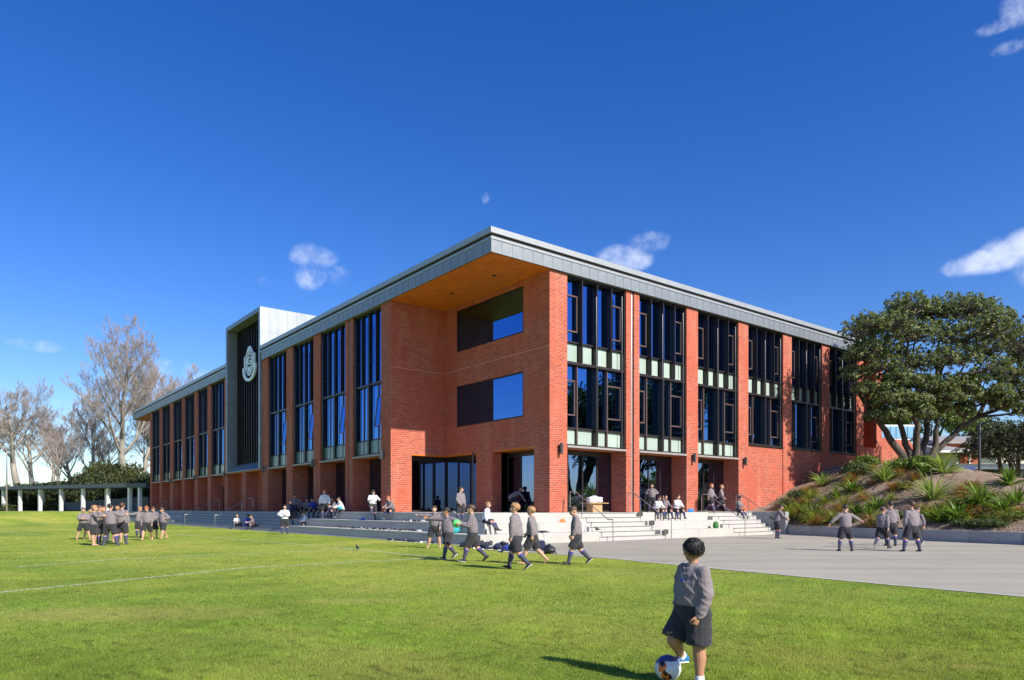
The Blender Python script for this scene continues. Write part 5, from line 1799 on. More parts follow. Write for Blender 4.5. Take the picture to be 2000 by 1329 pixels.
def person(loc, face, H, pose='stand', label='', hair='brown', shirt=None, shorts=None, skin=None, feet='shoe', arms=None, legs=None, spine=None,
           head=(0, 0), twist=0.0, girth=1.20, hs=1.08, tl=1.0, vox=None, group=None, extras=(), anchor='feet', eyes=True, wr=1.0, yaw=(8, 8), pitch=None, curl=(.5, .5), rolled=False, shoemat=None, sockmat=None, z_off=0.0, longsock=True):
    ps = dict(POSES[pose])
    arms = arms or ps['arms']; legs = legs or ps['legs']; spine = Vector(spine or ps['spine']).normalized()
    pitch = pitch or ps.get('pitch', (0, 0))
    shirt = shirt or M_SHIRT; shorts = shorts or M_SHORTS; skin = skin or M_SKIN
    vox = vox or (.0130 if loc[1] < 20 else .0185)
    fa = math.atan2(face[1], face[0]) - math.pi / 2
    root = empty('person', loc, fa)
    tag(root, label, 'person', group)
    G = girth
    ANK, THL, SHL = .042 * H, .225 * H, .232 * H
    hipw = .055 * H * G
    # legs from the hip, then lift everything so the lowest foot touches
    LJ = []
    for k, s in enumerate((1, -1)):
        hp = Vector((s * hipw, 0, 0))
        tv = legs[k][0]; sv = legs[k][1]
        kn = hp + nrm((tv[0] * s, tv[1], tv[2])) * THL
        an = kn + nrm((sv[0] * s, sv[1], sv[2])) * SHL
        LJ.append([hp, kn, an])
    def foot_low(k):
        p = R(pitch[k]); an = LJ[k][2]
        toe = -math.sin(-p) * .12 * H if p < 0 else 0
        return an.z - ANK * math.cos(p) - (math.sin(-p) * .10 * H if p < 0 else math.sin(p) * .03 * H)
    if ps.get('sit'):
        lift = .058 * H
    else:
        lift = -min(foot_low(0), foot_low(1))
    O = Vector((0, 0, lift + z_off))
    if anchor == 'feet' and not ps.get('sit'):
        mid = (LJ[0][2] + LJ[1][2]) / 2
        O = O - Vector((mid.x, mid.y, 0))
    for L in LJ:
        for i in range(3): L[i] = L[i] + O
    P = O.copy()
    SP = spine
    tw = R(twist)
    RX = Vector((math.cos(tw), math.sin(tw), 0))
    RXs = (RX - SP * RX.dot(SP)).normalized()
    FW = SP.cross(RXs)     # forward of the chest
    FW = -FW if FW.y < 0 else FW
    waist = P + Vector((0, 0, .05 * H)) + SP * .04 * H
    chest = waist + SP * .13 * H * tl
    sh = waist + SP * .235 * H * tl
    nk = sh + SP * .035 * H * tl
    shw = .098 * H * (1 + (G - 1) * .5)
    AJ = []
    for k, s in enumerate((1, -1)):
        a0 = sh + RXs * (s * shw) - SP * .012 * H
        def wv(v): return (RXs * (s * v[0]) + FW * v[1] + SP * v[2] if False else RX * (s * v[0]) + Vector((-math.sin(tw), math.cos(tw), 0)) * v[1] + Vector((0, 0, v[2]))).normalized()
        u1 = wv(arms[k][0]); u2 = wv(arms[k][1])
        a1 = a0 + u1 * .158 * H; a2 = a1 + u2 * .138 * H
        AJ.append([a0, a1, a2, u2])
    # head frame
    hy, hp_ = R(head[0]), R(head[1])
    hf = Vector((math.sin(-hy + 0) * math.cos(hp_), math.cos(-hy) * math.cos(hp_), math.sin(hp_)))
    hf = Vector((-math.sin(hy) * math.cos(hp_), math.cos(hy) * math.cos(hp_), math.sin(hp_)))
    hr = Vector((math.cos(hy), math.sin(hy), 0)); hu = hr.cross(hf).normalized()
    hh = .150 * H * hs
    hc = nk + SP * .028 * H * (tl * 2 - 1) + hu * hh * .45 + hf * hh * .06
    # ---- body
    B = MB()
    tor = [P - SP * .02 * H, waist, chest, sh - SP * .01 * H]
    B.tube(tor, [(.082 * H * G, .060 * H * G), (.070 * H * G, .052 * H * G), (.078 * H * G, .056 * H * G), (.062 * H * G, .042 * H * G)], 14, side=RXs)
    B.tube([sh - SP * .02 * H, nk, hc - hu * hh * .30 - hf * hh * .06], [.036 * H, .030 * H * (1 + (G - 1) * .5), .030 * H], 12)
    for k, s in enumerate((1, -1)):
        a0, a1, a2, u2 = AJ[k]
        B.tube([sh + RXs * s * .03 * H - SP * .01 * H, a0], [.034 * H, .028 * H * G], 10)
        B.tube([a0, (a0 + a1) / 2, a1], [.028 * H * G, .025 * H * G, .021 * H * G], 10)
        B.tube([a1, a1.lerp(a2, .4), a2], [.021 * H * G, .021 * H * G, .0145 * H * G], 10)
        hpj, kn, an = LJ[k]
        B.tube([hpj, hpj.lerp(kn, .5), kn], [.044 * H * G, .043 * H * G, .033 * H * G], 12)
        sd = (an - kn).normalized()
        back = Vector((0, -1, 0)); back = (back - sd * back.dot(sd)).normalized()
        B.tube([kn, kn.lerp(an, .32) + back * .006 * H, kn.lerp(an, .7), an], [.032 * H * G, .033 * H * G, .023 * H * G, .019 * H * G], 12)
        # foot
        yw = R(-s * yaw[k]); p = R(pitch[k])
        fd = Vector((-math.sin(yw) * math.cos(p), math.cos(yw) * math.cos(p), math.sin(p)))
        fr_ = Vector((math.cos(yw), math.sin(yw), 0)); fu = fr_.cross(fd)
        LJ[k] += [fd, fr_, fu]
        heel = an - fu * (ANK - .017 * H) - fd * .022 * H
        toe = an - fu * (ANK - .011 * H) + fd * .088 * H
        B.tube([heel, heel.lerp(toe, .5) + fu * .006 * H, toe], [(.019 * H, .017 * H), (.024 * H, .018 * H), (.026 * H, .010 * H)], 10, side=fr_)
        B.tube([an, heel + fd * .01 * H], [.019 * H, .018 * H], 8)
        B.tube([an, heel.lerp(toe, .5)], [.018 * H, .015 * H], 8)
        if feet == 'bare' or (isinstance(feet, tuple) and feet[k] == 'bare'):
            for t in range(5):
                o_ = (-.022 + .011 * t) * -s * H
                B.tube([toe + fr_ * o_ - fd * .005 * H, toe + fr_ * o_ + fd * (.022 - .003 * t) * H - fu * .002 * H], [(.008 if t == 0 else .0058) * H, (.007 if t == 0 else .005) * H], 6)
    # head solids
    E = lambda c, a, b_, c_, nu=14: B.add(*ellipsoid(c, a, b_, c_, hr, hf, hu, nu, 9))
    E(hc + hu * hh * .10 - hf * hh * .04, hh * .36, hh * .45, hh * .40, 18)
    E(hc - hu * hh * .14 + hf * hh * .12, hh * .29, hh * .30, hh * .34, 16)
    E(hc - hu * hh * .36 + hf * hh * .22, hh * .16, hh * .14, hh * .12)
    for s in (1, -1):
        E(hc + hr * s * hh * .355 - hu * hh * .05 - hf * hh * .02, hh * .045, hh * .085, hh * .13, 10)
        E(hc + hr * s * hh * .17 - hu * hh * .14 + hf * hh * .27, hh * .12, hh * .10, hh * .10, 10)
    B.tube([hc + hf * hh * .40 + hu * hh * .02, hc + hf * hh * .485 - hu * hh * .12], [hh * .035, hh * .055], 8)
    E(hc + hf * hh * .37 - hu * hh * .27, hh * .10, hh * .05, hh * .035, 10)
    body = B.build('body', skin, root, True)
    hm = MB()
    for k, s in enumerate((1, -1)):
        a0, a1, a2, u2 = AJ[k]
        hand_geo(hm, a2, u2, -RX * s if abs(u2.x) < .8 else Vector((0, 0, -1)), H, curl[k], s * (1 if True else 1))
    PEND.append((body, vox * (.95 if vox > .006 else .85), 1 if vox > .015 else 2, 0.0, (np.concatenate(hm.v), hm.f), H))
    # ---- shirt
    S = MB()
    hem = waist - SP * .070 * H
    S.tube([hem + SP * .005 * H, waist + SP * .01 * H, chest, sh - SP * .03 * H, sh + SP * .012 * H], [(.098 * H * G, .076 * H * G), (.108 * H * G, .084 * H * G), (.104 * H * G, .078 * H * G), (.094 * H * G, .060 * H * G), (.058 * H * G, .042 * H)], 16, side=RXs, cap=True)
    S.tube([sh - SP * .005 * H, nk + SP * .010 * H], [.050 * H, .043 * H * (1 + (G - 1) * .6)], 12, cap=False)
    for k, s in enumerate((1, -1)):
        a0, a1, a2, u2 = AJ[k]
        S.tube([sh + RXs * s * .04 * H - SP * .02 * H, a0 + SP * .002 * H], [.040 * H, .037 * H * G], 12)
        end = a1.lerp(a2, .25 if rolled else .93)
        S.tube([a0, (a0 + a1) / 2, a1], [.037 * H * G, .037 * H * G, .035 * H * G], 12)
        S.tube([a1, a1.lerp(end, .6), end], [.034 * H * G, .034 * H * G, .023 * H * G if not rolled else .033 * H * G], 12, cap=True)
    so = S.build('shirt', shirt, root, True)
    PEND.append((so, vox, 2, .0050 * wr, None, H))
    # collar and belt
    cb = MB(); cg = 1 + (G - 1) * .6
    for s in (1, -1):
        cb.tube([nk - SP * .002 * H - FW * .042 * H * cg + RXs * s * .003 * H, nk - SP * .001 * H - FW * .022 * H * cg + RXs * s * .036 * H * cg, nk + RXs * s * .042 * H * cg + FW * .014 * H - SP * .008 * H, nk - SP * .030 * H + FW * .050 * H * cg + RXs * s * .015 * H], [(.017 * H, .005 * H), (.018 * H, .005 * H), (.020 * H, .005 * H), (.020 * H, .004 * H)], 6, side=SP)
    cb.build('collar', shirt, root, True)
    # ---- shorts
    T = MB()
    up_ = P + Vector((0, 0, .035 * H)) + SP * .085 * H
    T.tube([P - Vector((0, 0, .02 * H)), P + SP * .03 * H, up_], [(.104 * H * G, .080 * H * G), (.104 * H * G, .080 * H * G), (.092 * H * G, .072 * H * G)], 16, side=RXs)
    for k, s in enumerate((1, -1)):
        hpj, kn, an = LJ[k][:3]
        d = (kn - hpj).normalized()
        fr_t = Vector((1, 0, 0))
        T.tube([hpj + Vector((0, 0, .01 * H)), hpj.lerp(kn, .5), hpj.lerp(kn, .94)], [(.062 * H * G, .064 * H * G), (.062 * H * G, .066 * H * G), (.064 * H * G, .066 * H * G)], 14, side=fr_t, cap=False)
    sho = T.build('shorts', shorts, root, True)
    PEND.append((sho, vox, 2, .0035 * wr, None, H))
    # ---- socks and shoes
    for k, s in enumerate((1, -1)):
        sk, bd, shm, slm = MB(), MB(), MB(), MB()
        hpj, kn, an, fd, fr_, fu = LJ[k]
        fk = feet[k] if isinstance(feet, tuple) else feet
        if fk == 'bare':
            continue
        sd = (an - kn).normalized(); back = Vector((0, -1, 0)); back = (back - sd * back.dot(sd)).normalized()
        if longsock:
            top = .22
            sk.tube([kn.lerp(an, top), kn.lerp(an, .42) + back * .005 * H, kn.lerp(an, .75), an, an - fu * .015 * H], [.0355 * H * G, .0355 * H * G, .0275 * H * G, .0235 * H * G, .022 * H * G], 12)
            bd.tube([kn.lerp(an, top - .01), kn.lerp(an, top + .07)], [.037 * H * G, .0375 * H * G], 12, cap=False)
        else:
            sk.tube([kn.lerp(an, .82), an, an - fu * .015 * H], [.0235 * H * G, .0235 * H * G, .022 * H * G], 12)
        if fk == 'shoe':
            hl = an - fu * (ANK - .022 * H) - fd * .028 * H
            te = an - fu * (ANK - .018 * H) + fd * .100 * H
            shm.tube([hl + fu * .004 * H, hl.lerp(te, .35) + fu * .008 * H, hl.lerp(te, .7), te - fu * .003 * H], [(.023 * H, .022 * H), (.026 * H, .024 * H), (.030 * H, .019 * H), (.024 * H, .012 * H)], 12, side=fr_)
            shm.tube([an + (-fd * .002 + fu * .0) * H, an - fu * .018 * H], [.0265 * H * G, .028 * H], 12)
            so_a = an - fu * (ANK - .006 * H)
            slm.tube([so_a - fd * .035 * H, so_a + fd * .03 * H, so_a + fd * .105 * H], [(.025 * H, .006 * H), (.030 * H, .006 * H), (.027 * H, .006 * H)], 12, side=fr_)
        else:
            hl = an - fu * (ANK - .019 * H) - fd * .022 * H
            te = an - fu * (ANK - .014 * H) + fd * .092 * H
            sk.tube([hl, hl.lerp(te, .5) + fu * .006 * H, te], [(.022 * H, .020 * H), (.026 * H, .020 * H), (.027 * H, .012 * H)], 10, side=fr_)
        if sk.n: sk.build('sock', sockmat or M_SOCK, root, True)
        if bd.n: bd.build('sock_band', M_BAND, root, True)
        if shm.n:
            shm.build('shoe', shoemat or M_SHOE, root, True)
            slm.build('sole', M_SOLE if shoemat or rnd.random() < .5 else M_SHOE, root, True)
    # ---- hair
    g = np.random.default_rng(int(abs(loc[0] * 997 + loc[1] * 131)) % 99991)
    nu, nv = (26, 18) if vox > .006 else (72, 50)
    c0 = hc + hu * hh * .115 - hf * hh * .055
    V, Fs = ellipsoid(Vector((0, 0, 0)), 1, 1, 1, nu=nu, nv=nv)
    V = np.array(V)
    x, y, z = V[:, 0], V[:, 1], V[:, 2]
    thr = (-.10 if vox > .006 else .06) + .36 * np.clip(y, 0, 1) ** 1.6 - .78 * np.clip(-y, 0, 1)
    m_ = sstep(thr - .06, thr + .06, z + .05 * np.sin(9 * x + 5))
    q = g.random(3) * 6
    lock = .045 * np.sin(11 * x + 6 * y + q[0]) * np.cos(9 * z + 5 * x + q[1]) + .03 * np.sin(23 * x + 17 * z + q[2]) * np.cos(19 * y)
    rad_ = (1.0 * (1 - m_) * .86 + m_ * (1.025 + lock * (.7 if vox > .006 else .12) + .05 * np.clip(z, 0, 1)))
    rad_ = rad_ * np.where(y > .3, 1 + .05 * m_, 1)
    L = V * rad_[:, None] * (np.array([.385, .47, .41]) if vox > .006 else np.array([.372, .455, .405])) * hh
    W = np.array(c0[:])[None] + L[:, :1] * np.array(hr[:]) + L[:, 1:2] * np.array(hf[:]) + L[:, 2:3] * np.array(hu[:])
    hb_ = MB(); hb_.add(W, Fs)
    if vox < .006:
        # loose locks
        for i in range(900):
            d = g.normal(size=3); d /= np.linalg.norm(d)
            if d[2] < .10 + .42 * max(d[1], 0) - .78 * max(-d[1], 0) + .03: continue
            t = np.array([.12 * g.normal() , .7 if d[2] > .55 else -.1, -.15 - 1.1 * (1 - max(d[2], 0))]) + g.normal(size=3) * .10
            t -= d * (t @ d); t /= np.linalg.norm(t) + 1e-6
            sc_ = np.array([.385, .47, .41]) * hh
            p0 = d * sc_ * 1.035; p1 = p0 + (t * .085 + d * (.008 + .008 * g.random())) * hh * (.8 + .6 * g.random()); p2 = p1 + (t * .10 - d * (.012 - .03 * max(d[2], 0) * g.random())) * hh * .9
            pts = [c0 + hr * p[0] + hf * p[1] + hu * p[2] for p in (p0, p1, p2)]
            hb_.tube(pts, [.012 * hh, .010 * hh, .002 * hh], 4, cap=False)
    hb_.build('hair', M_HAIR[hair], root, True)
    if eyes:
        for s in (1, -1):
            e = MB(); e.add(*ellipsoid(hc + hr * s * hh * .145 + hf * hh * .395 + hu * hh * .015, hh * .030, hh * .022, hh * .018, hr, hf, hu, 8, 5))
            e.build('eye', M_EYE, root, True)
        mo = MB(); mo.add(*ellipsoid(hc + hf * hh * .415 - hu * hh * .265, hh * .075, hh * .012, hh * .016, hr, hf, hu, 8, 5))
        mo.build('mouth', M_LIP, root, True)
    inf = dict(root=root, AJ=AJ, LJ=LJ, hc=hc, hh=hh, P=P, chest=chest, sh=sh, FW=FW, RX=RXs, SP=SP, nk=nk, H=H)
    for ex in extras:
        ex(inf)
    return inf


def ex_tie(i):
    MB().tube([i['nk'] - i['SP'] * .02 * i['H'] + i['FW'] * .045 * i['H'], i['chest'] + i['FW'] * .085 * i['H'], i['chest'] - i['SP'] * .08 * i['H'] + i['FW'] * .098 * i['H']], [(.012 * i['H'], .004 * i['H']), (.015 * i['H'], .004 * i['H']), (.018 * i['H'], .004 * i['H'])], 6, side=i['RX']).build('tie', M_TIE, i['root'], True)


def ex_pack(mat):
    def f(i):
        H = i['H']; c = i['chest'] - i['FW'] * .125 * H
        m = MB(); m.add(*ellipsoid(c, .085 * H, .06 * H, .12 * H, i['RX'], i['FW'], i['SP'], 14, 10)); m.add(*ellipsoid(c - i['FW'] * .05 * H - i['SP'] * .04 * H, .06 * H, .03 * H, .05 * H, i['RX'], i['FW'], i['SP'], 12, 8))
        for s in (1, -1):
            m.tube([c + i['RX'] * s * .06 * H + i['SP'] * .10 * H, i['sh'] + i['RX'] * s * .065 * H + i['SP'] * .02 * H, i['chest'] + i['RX'] * s * .075 * H + i['FW'] * .085 * H, i['chest'] - i['SP'] * .09 * H + i['RX'] * s * .10 * H], [(.014 * H, .005 * H)] * 4, 6, side=i['RX'])
        o = m.build('backpack', mat, None, True)
        o.matrix_world = i['root'].matrix_world.copy()
        o.location = i['root'].location; o.rotation_euler = i['root'].rotation_euler
        tag(o, 'blue backpack worn by the boy standing at the left end of the tiers', 'backpack')
    return f


A = dict
arm_hang = ((.2, .02, -1), (.05, .12, -1))
arm_hip = ((.75, -.25, -.8), (-.75, .45, -.35))
arm_out = ((.95, .1, -.45), (.85, .15, -.35))
arm_shoulder = ((.62, .55, -.35), (.25, .9, .12))
arm_fold = ((.2, .35, -.9), (-.75, .6, .1))

# --- the boy in front with his foot by the football (built from measured joints)
fl = Vector((1.375, 5.45, 0))
boy = person(fl, (-.93, -.36), 1.145, 'stand', 'small black haired boy nearest the camera, blue shoe at the football, looking away', 'black', M_SHIRT, skin=M_SKIN2,
             legs=[((.02, .46, -.88), (.46, -.65, -.61)), ((.0, .02, -1), (.02, -.02, -1))], arms=[((.16, .10, -1), (-.25, .12, -1)), ((.24, .02, -1), (-.16, .34, -.95))], tl=.80,
             spine=(0, -.02, 1), head=(-108, 2), twist=0, girth=1.30, hs=1.10, vox=.0055, eyes=True, wr=1.5, anchor='none', feet='shoe', shoemat=M_SHOEB, sockmat=M_SOCKW, longsock=False, pitch=(0, 0), yaw=(5, 12), curl=(.7, .95))
badge = MB()
bc = boy['chest'] + boy['FW'] * .100 * 1.145 * 1.22 * .95 - boy['RX'] * .045 + boy['SP'] * .02
badge.add(*ellipsoid(bc,   .014, .005, .016, boy['RX'], boy['FW'], boy['SP'], 12, 8))
badge.build('badge', M_BAND, boy['root'], True)

# --- walking boys
person(gp(878, 1092), (-.72, -.6), 1.36, 'walkL', 'dark haired boy with both arms spread wide walking along the grass edge', 'black', M_SHIRTD, skin=M_SKIN2, arms=[((.95, .15, .02), (.95, .25, .10)), ((.95, -.1, -.35), (.9, -.1, -.5))], twist=28, head=(-35, -5))
person(gp(848, 1071), (-.2, -1), 1.40, 'stand', 'barefoot brown haired boy pointing left, behind the boy with spread arms', 'brown', M_SHIRTD, feet='bare', arms=[((.95, .25, -.05), (.97, .2, .12)), ((.25, .1, -1), (.1, .3, -.9))], legs=[((.20, .1, -1), (.18, 0, -1)), ((.2, 0, -1), (.1, -.1, -1))])
wb = person(gp(928, 1098), (-1, .05), 1.43, 'walkL', 'brown haired boy walking left and carrying a green ball against his chest', 'brown', M_SHIRTD, arms=[((.2, .35, -.9), (-.15, 1, .12)), ((.2, .35, -.9), (-.2, 1, .10))], head=(0, -4), curl=(.3, .3))
person(gp(1013, 1113), (-.93, .35), 1.45, 'walkR', 'tallest walking boy, fair tousled hair, seen from behind', 'fair', M_SHIRT, girth=1.28, head=(8, 6), arms=[((.16, -.12, -1), (.04, .1, -1)), ((.18, -.05, -1), (.0, .15, -1))])
person(gp(1045, 1104) + Vector((.0, .15, 0)), (-.95, .3), 1.38, 'walkL', 'barefoot fair haired boy half hidden beside the tallest walking boy', 'fair', M_SHIRT, feet='bare', head=(-10, 0))
person(gp(1131, 1103), (-1, .0), 1.40, 'walkL', 'brown haired boy walking alone with his head down near the edge of the court', 'brown', M_SHIRT, head=(10, -28), arms=[((.16, .05, -1), (-.02, .35, -.9)), ((.18, .10, -1), (.0, .30, -.95))])
person(on_y(898, PY0 + .38 - .75, .787) if False else on_x(899, PX0 - .4, .787), (.5, -.5), 1.40, 'stand', 'dark haired boy standing on the upper tier in front of the glass doors', 'black', M_SHIRT, head=(60, 0), arms=[((.3, .1, -1), (-.3, .5, -.8)), arm_hang])

# --- huddle on the left
GH = 'boys in a huddle on the grass at the left'
hud = [(163, 1054, (.45, -.9), 1.36, 'wide', 'brown', 'bare', arm_fold, arm_fold, 'barefoot boy facing the camera at the left end of the huddle'),
       (176, 1053, (.6, -.7), 1.34, 'wide', 'black', 'bare', arm_shoulder, arm_hang, 'boy in shade behind the barefoot boy at the left end of the huddle'),
       (183, 1066, (.9, .35), 1.42, 'stand', 'fair', 'bare', arm_shoulder, arm_fold, 'fair haired boy seen from the side in the huddle, leaning in'),
       (193, 1065, (.8, .6), 1.42, 'stand', 'brown', 'shoe', arm_shoulder, arm_hang, 'brown haired boy half hidden in the middle of the huddle'),
       (203, 1060, (.3, -.8), 1.38, 'stand', 'red', 'shoe', arm_fold, arm_hang, 'red haired boy mostly hidden in the middle of the huddle'),
       (215, 1066, (.1, 1), 1.50, 'wide', 'black', 'sock', arm_shoulder, arm_hang, 'black haired boy with his back to us and legs apart in the huddle'),
       (229, 1060, (-.3, 1), 1.40, 'stand', 'fair', 'bare', arm_hang, arm_shoulder, 'boy hidden behind the broad backed boy at the right of the huddle'),
       (238, 1064, (-.1, 1), 1.52, 'stand', 'brown', 'sock', arm_hang, arm_shoulder, 'broad backed boy with brown hair at the right end of the huddle')]
for (px, py, fc, H, ps, hr_, ft, ar, al, lb) in hud:
    person(gp(px, py), fc, H, ps, lb, hr_, M_SHIRT, feet=ft, arms=[ar, al], group=GH, girth=1.22)
hud2 = [(271, 1050, (.9, -.2), 1.40, 'stand', 'fair', 'sock', ((.9, -.4, -.2), (.9, -.5, .05)), arm_hang, 'fair haired boy reaching one arm left, leftmost of the group of four'),
        (288, 1056, (.2, -1), 1.45, 'walkR', 'red', 'bare', arm_hang, arm_hang, 'barefoot red haired boy looking down, front of the group of four'),
        (301, 1052, (-.2, -1), 1.40, 'stand', 'brown', 'bare', arm_hang, arm_hip, 'brown haired boy looking down behind the red haired one'),
        (321, 1053, (-.35, -1), 1.40, 'walkL', 'brown', 'bare', arm_hang, arm_hip, 'brown haired boy with hand on hip, right end of the group of four')]
for (px, py, fc, H, ps, hr_, ft, ar, al, lb) in hud2:
    person(gp(px, py), fc, H, ps, lb, hr_, M_SHIRT, feet=ft, arms=[ar, al], group='four boys standing on the grass left of the steps', head=(0, -22), girth=1.2)

# --- on the court at the right
person(gp(1518, 1053), (.95, -.1), 1.50, 'stand', 'dark haired boy bent forward with clasped hands by the far stair', 'black', M_SHIRTD, skin=M_SKIN2, spine=(0, .30, 1), arms=[((.1, .55, -.8), (-.15, .8, -.5)), ((.1, .55, -.8), (-.15, .8, -.5))], legs=[((.06, .25, -1), (.03, -.15, -1)), ((.06, .12, -1), (.03, -.1, -1))], head=(0, -10))
person(gp(1652, 1077), (.1, 1), 1.44, 'wide', 'boy with his back to us and both arms spread, alone on the court', 'black', M_SHIRT, arms=[((.85, .25, -.5), (.8, .35, -.35)), ((.8, .0, -.65), (.7, .1, -.75))], head=(-20, -15), legs=[((.2, .1, -1), (.12, -.12, -1)), ((.2, .1, -1), (.12, -.2, -1))])
person(gp(1722, 1072), (.75, .6), 1.40, 'walkR', 'slim brown haired boy standing sideways left of the taller boy on the court', 'brown', M_SHIRT, feet='shoe')
person(gp(1740, 1067), (.25, 1), 1.55, 'stand', 'tall dark haired boy with his back to us between two others on the court', 'black', M_SHIRT, head=(0, -8), arms=[((.3, .1, -1), (.15, .25, -.95)), arm_hang])
person(gp(1781, 1078), (-.15, 1), 1.55, 'wide', 'brown haired boy with his back to us at the right end of the court group', 'brown', M_SHIRT, arms=[arm_hang, ((.2, .0, -1), (.05, .2, -1))], girth=1.24)
person(gp(1796, 1065), (-.8, -.3), 1.38, 'walkL', 'boy almost hidden behind the last boy on the court', 'brown', M_SHIRT)

# --- on the tiers and the terrace
SY = PY0 + .16
SEAT = PZ
person(on_y(1281, SY, SEAT), (.55, -.83), 1.40, 'sit', 'white shirted boy sitting bent over on the terrace edge, left of three', 'brown', M_SHIRTW, spine=(0, .5, 1), head=(-20, -20))
person(on_y(1297, SY, SEAT), (.5, -.85), 1.42, 'sit', 'dark haired boy with one arm raised sitting on the terrace edge, middle of three', 'black', M_SHIRTD, arms=[((.5, .75, .1), (.6, .5, .75)), ((.15, .45, -.85), (-.25, .85, -.25))], head=(-15, 0))
person(on_y(1321, SY, SEAT), (.45, -.9), 1.46, 'sit', 'white shirted boy with a blue tie sitting on the terrace edge, right of three', 'brown', M_SHIRTW, extras=(ex_tie,), head=(15, -5))
person(on_y(1386, PY0 + .55, PZ), (.75, -.65), 1.46, 'walkR', 'red haired boy walking toward the second stair, left of the pair', 'red', M_SHIRT)
person(on_y(1406, PY0 + .35, PZ), (.85, -.5), 1.40, 'walkL', 'fair haired boy walking at the top of the second stair, right of the pair', 'fair', M_SHIRT)
person(on_y(1441, PY0 + .1, PZ), (.75, -.65), 1.42, 'sit', 'boy sitting on the top step beside the far handrail', 'black', M_SHIRT, head=(10, -10), legs=[((.2, .95, -.2), (.06, .35, -1)), ((.25, .95, -.25), (.10, .5, -1))])
person(b2w(.55, 3.2, PZ), (.8, .0), 1.5, 'crouch', 'boy bending over behind the glass between the two brick piers', 'brown', M_SHIRT)
person(on_y(1273, .7, PZ), (-.2, -1), 1.40, 'stand', 'boy in the dark doorway behind the three sitting boys', 'black', M_SHIRT, arms=[arm_hip, arm_hip])
person(on_y(948, PY0 - .55, .787), (.9, -.35), 1.38, 'sit', 'fair haired boy in a white shirt sitting on the sunlit corner of the tiers', 'fair', M_SHIRTW, arms=[((.15, .0, -1), (.0, .35, -.9)), ((.2, -.35, -.9), (.1, -.2, -.95))], legs=[((.1, 1, -.05), (.0, .6, -.8)), ((.1, 1, -.05), (.0, .5, -.85))])
SX = PX0 + .16
person(on_x(766, SX, SEAT), (-.55, -.75), 1.40, 'sit', 'red haired boy in grey sitting on the terrace edge by the sunlit brick pier', 'red', M_SHIRTD, spine=(0, .5, 1), head=(0, -20))
person(on_x(729, PX0 - .35, .787), (.35, -.9), 1.45, 'stand', 'black haired boy in a white shirt standing on the tier with a raised foot', 'black', M_SHIRTW, legs=[((.05, .95, -.35), (.1, .45, -.85)), ((.05, .0, -1), (.02, -.05, -1))], arms=[((.3, .3, -.9), (-.5, .8, .1)), ((.6, .0, -.7), (-.3, .8, .1))], head=(0, -25), spine=(0, .15, 1))
person(on_x(668, SX, SEAT), (-.75, -.55), 1.38, 'sit', 'black haired boy in a white shirt sitting with a teal bag on his lap', 'black', M_SHIRTW, head=(0, -15), spine=(0, .35, 1), legs=[((.15, .95, -.05), (.0, .05, -1)), ((.2, .9, -.05), (.0, .4, -1))])
person(on_x(637, PX0 - .25, .787), (.15, -.95), 1.56, 'stand', 'red haired boy in a white shirt standing with one foot up on the tier', 'red', M_SHIRTW, legs=[((.05, .0, -1), (.02, -.05, -1)), ((.5, .8, -.25), (.1, .1, -1))], head=(-40, 0), feet='sock', arms=[((.4, -.1, -.9), (.0, .3, -.9)), ((.5, .1, -.9), (-.2, .4, -.9))])
person(on_x(616, SX, SEAT), (-.5, -.8), 1.45, 'sit', 'dark haired boy in a blue jumper sitting high on the tiers', 'black', M_BLUEJ, spine=(0, .45, 1), head=(0, -20))
person(on_x(600, PX0 - .75 + .15, .393 * 2 - .393), (-.8, -.6), 1.36, 'sit', 'white shirted boy sitting on the lowest tier', 'brown', M_SHIRTW, head=(0, -20), spine=(0, .35, 1), z_off=0.02)
person(gp(556, 1044), (.35, -.9), 1.50, 'stand', 'boy in a white shirt with a blue backpack standing before the tiers', 'black', M_SHIRTW, extras=(ex_pack(M_BLUEJ),), arms=[arm_hip, arm_fold], feet='shoe')
for (px, x, z, ps, hr_, sm, lb, fc) in ((575, PX0 - .4, .787, 'stand', 'black', M_SHIRTD, 'boy in shade standing left in the dark group on the tiers', (.4, -.9)), (588, SX, SEAT, 'sit', 'brown', M_SHIRTD, 'boy in shade sitting second from the left in the dark group', (-.3, -.9)),
                                        (600, SX + .1, SEAT, 'sit', 'black', M_SHIRTD, 'boy in shade sitting just left of the blue jumper', (.2, -.9)), (567, PX0 - 1.2, .393, 'stand', 'black', M_NAVY, 'boy in navy standing low behind the boy with the backpack', (.3, -.9))):
    person(on_x(px, x, z), fc, 1.4, ps, lb, hr_, sm, head=(0, -18))
for (px, x, z, ps, hr_, sm, lb, fc) in ((634, SX, SEAT, 'sit', 'black', M_SHIRTD, 'dark haired boy in grey sitting behind the red haired boy in white', (-.6, -.8)), (570, PX0 - .75 + .15, .787, 'sit', 'brown', M_SHIRTD, 'boy in shade sitting low at the left of the dark group', (.1, -1)),
                                        (653, SX + .1, SEAT, 'sit', 'brown', M_SHIRTD, 'boy in grey sitting between the two white shirted boys on the shaded edge', (-.7, -.7))):
    person(on_x(px, x, z), fc, 1.4, ps, lb, hr_, sm, head=(0, -18))
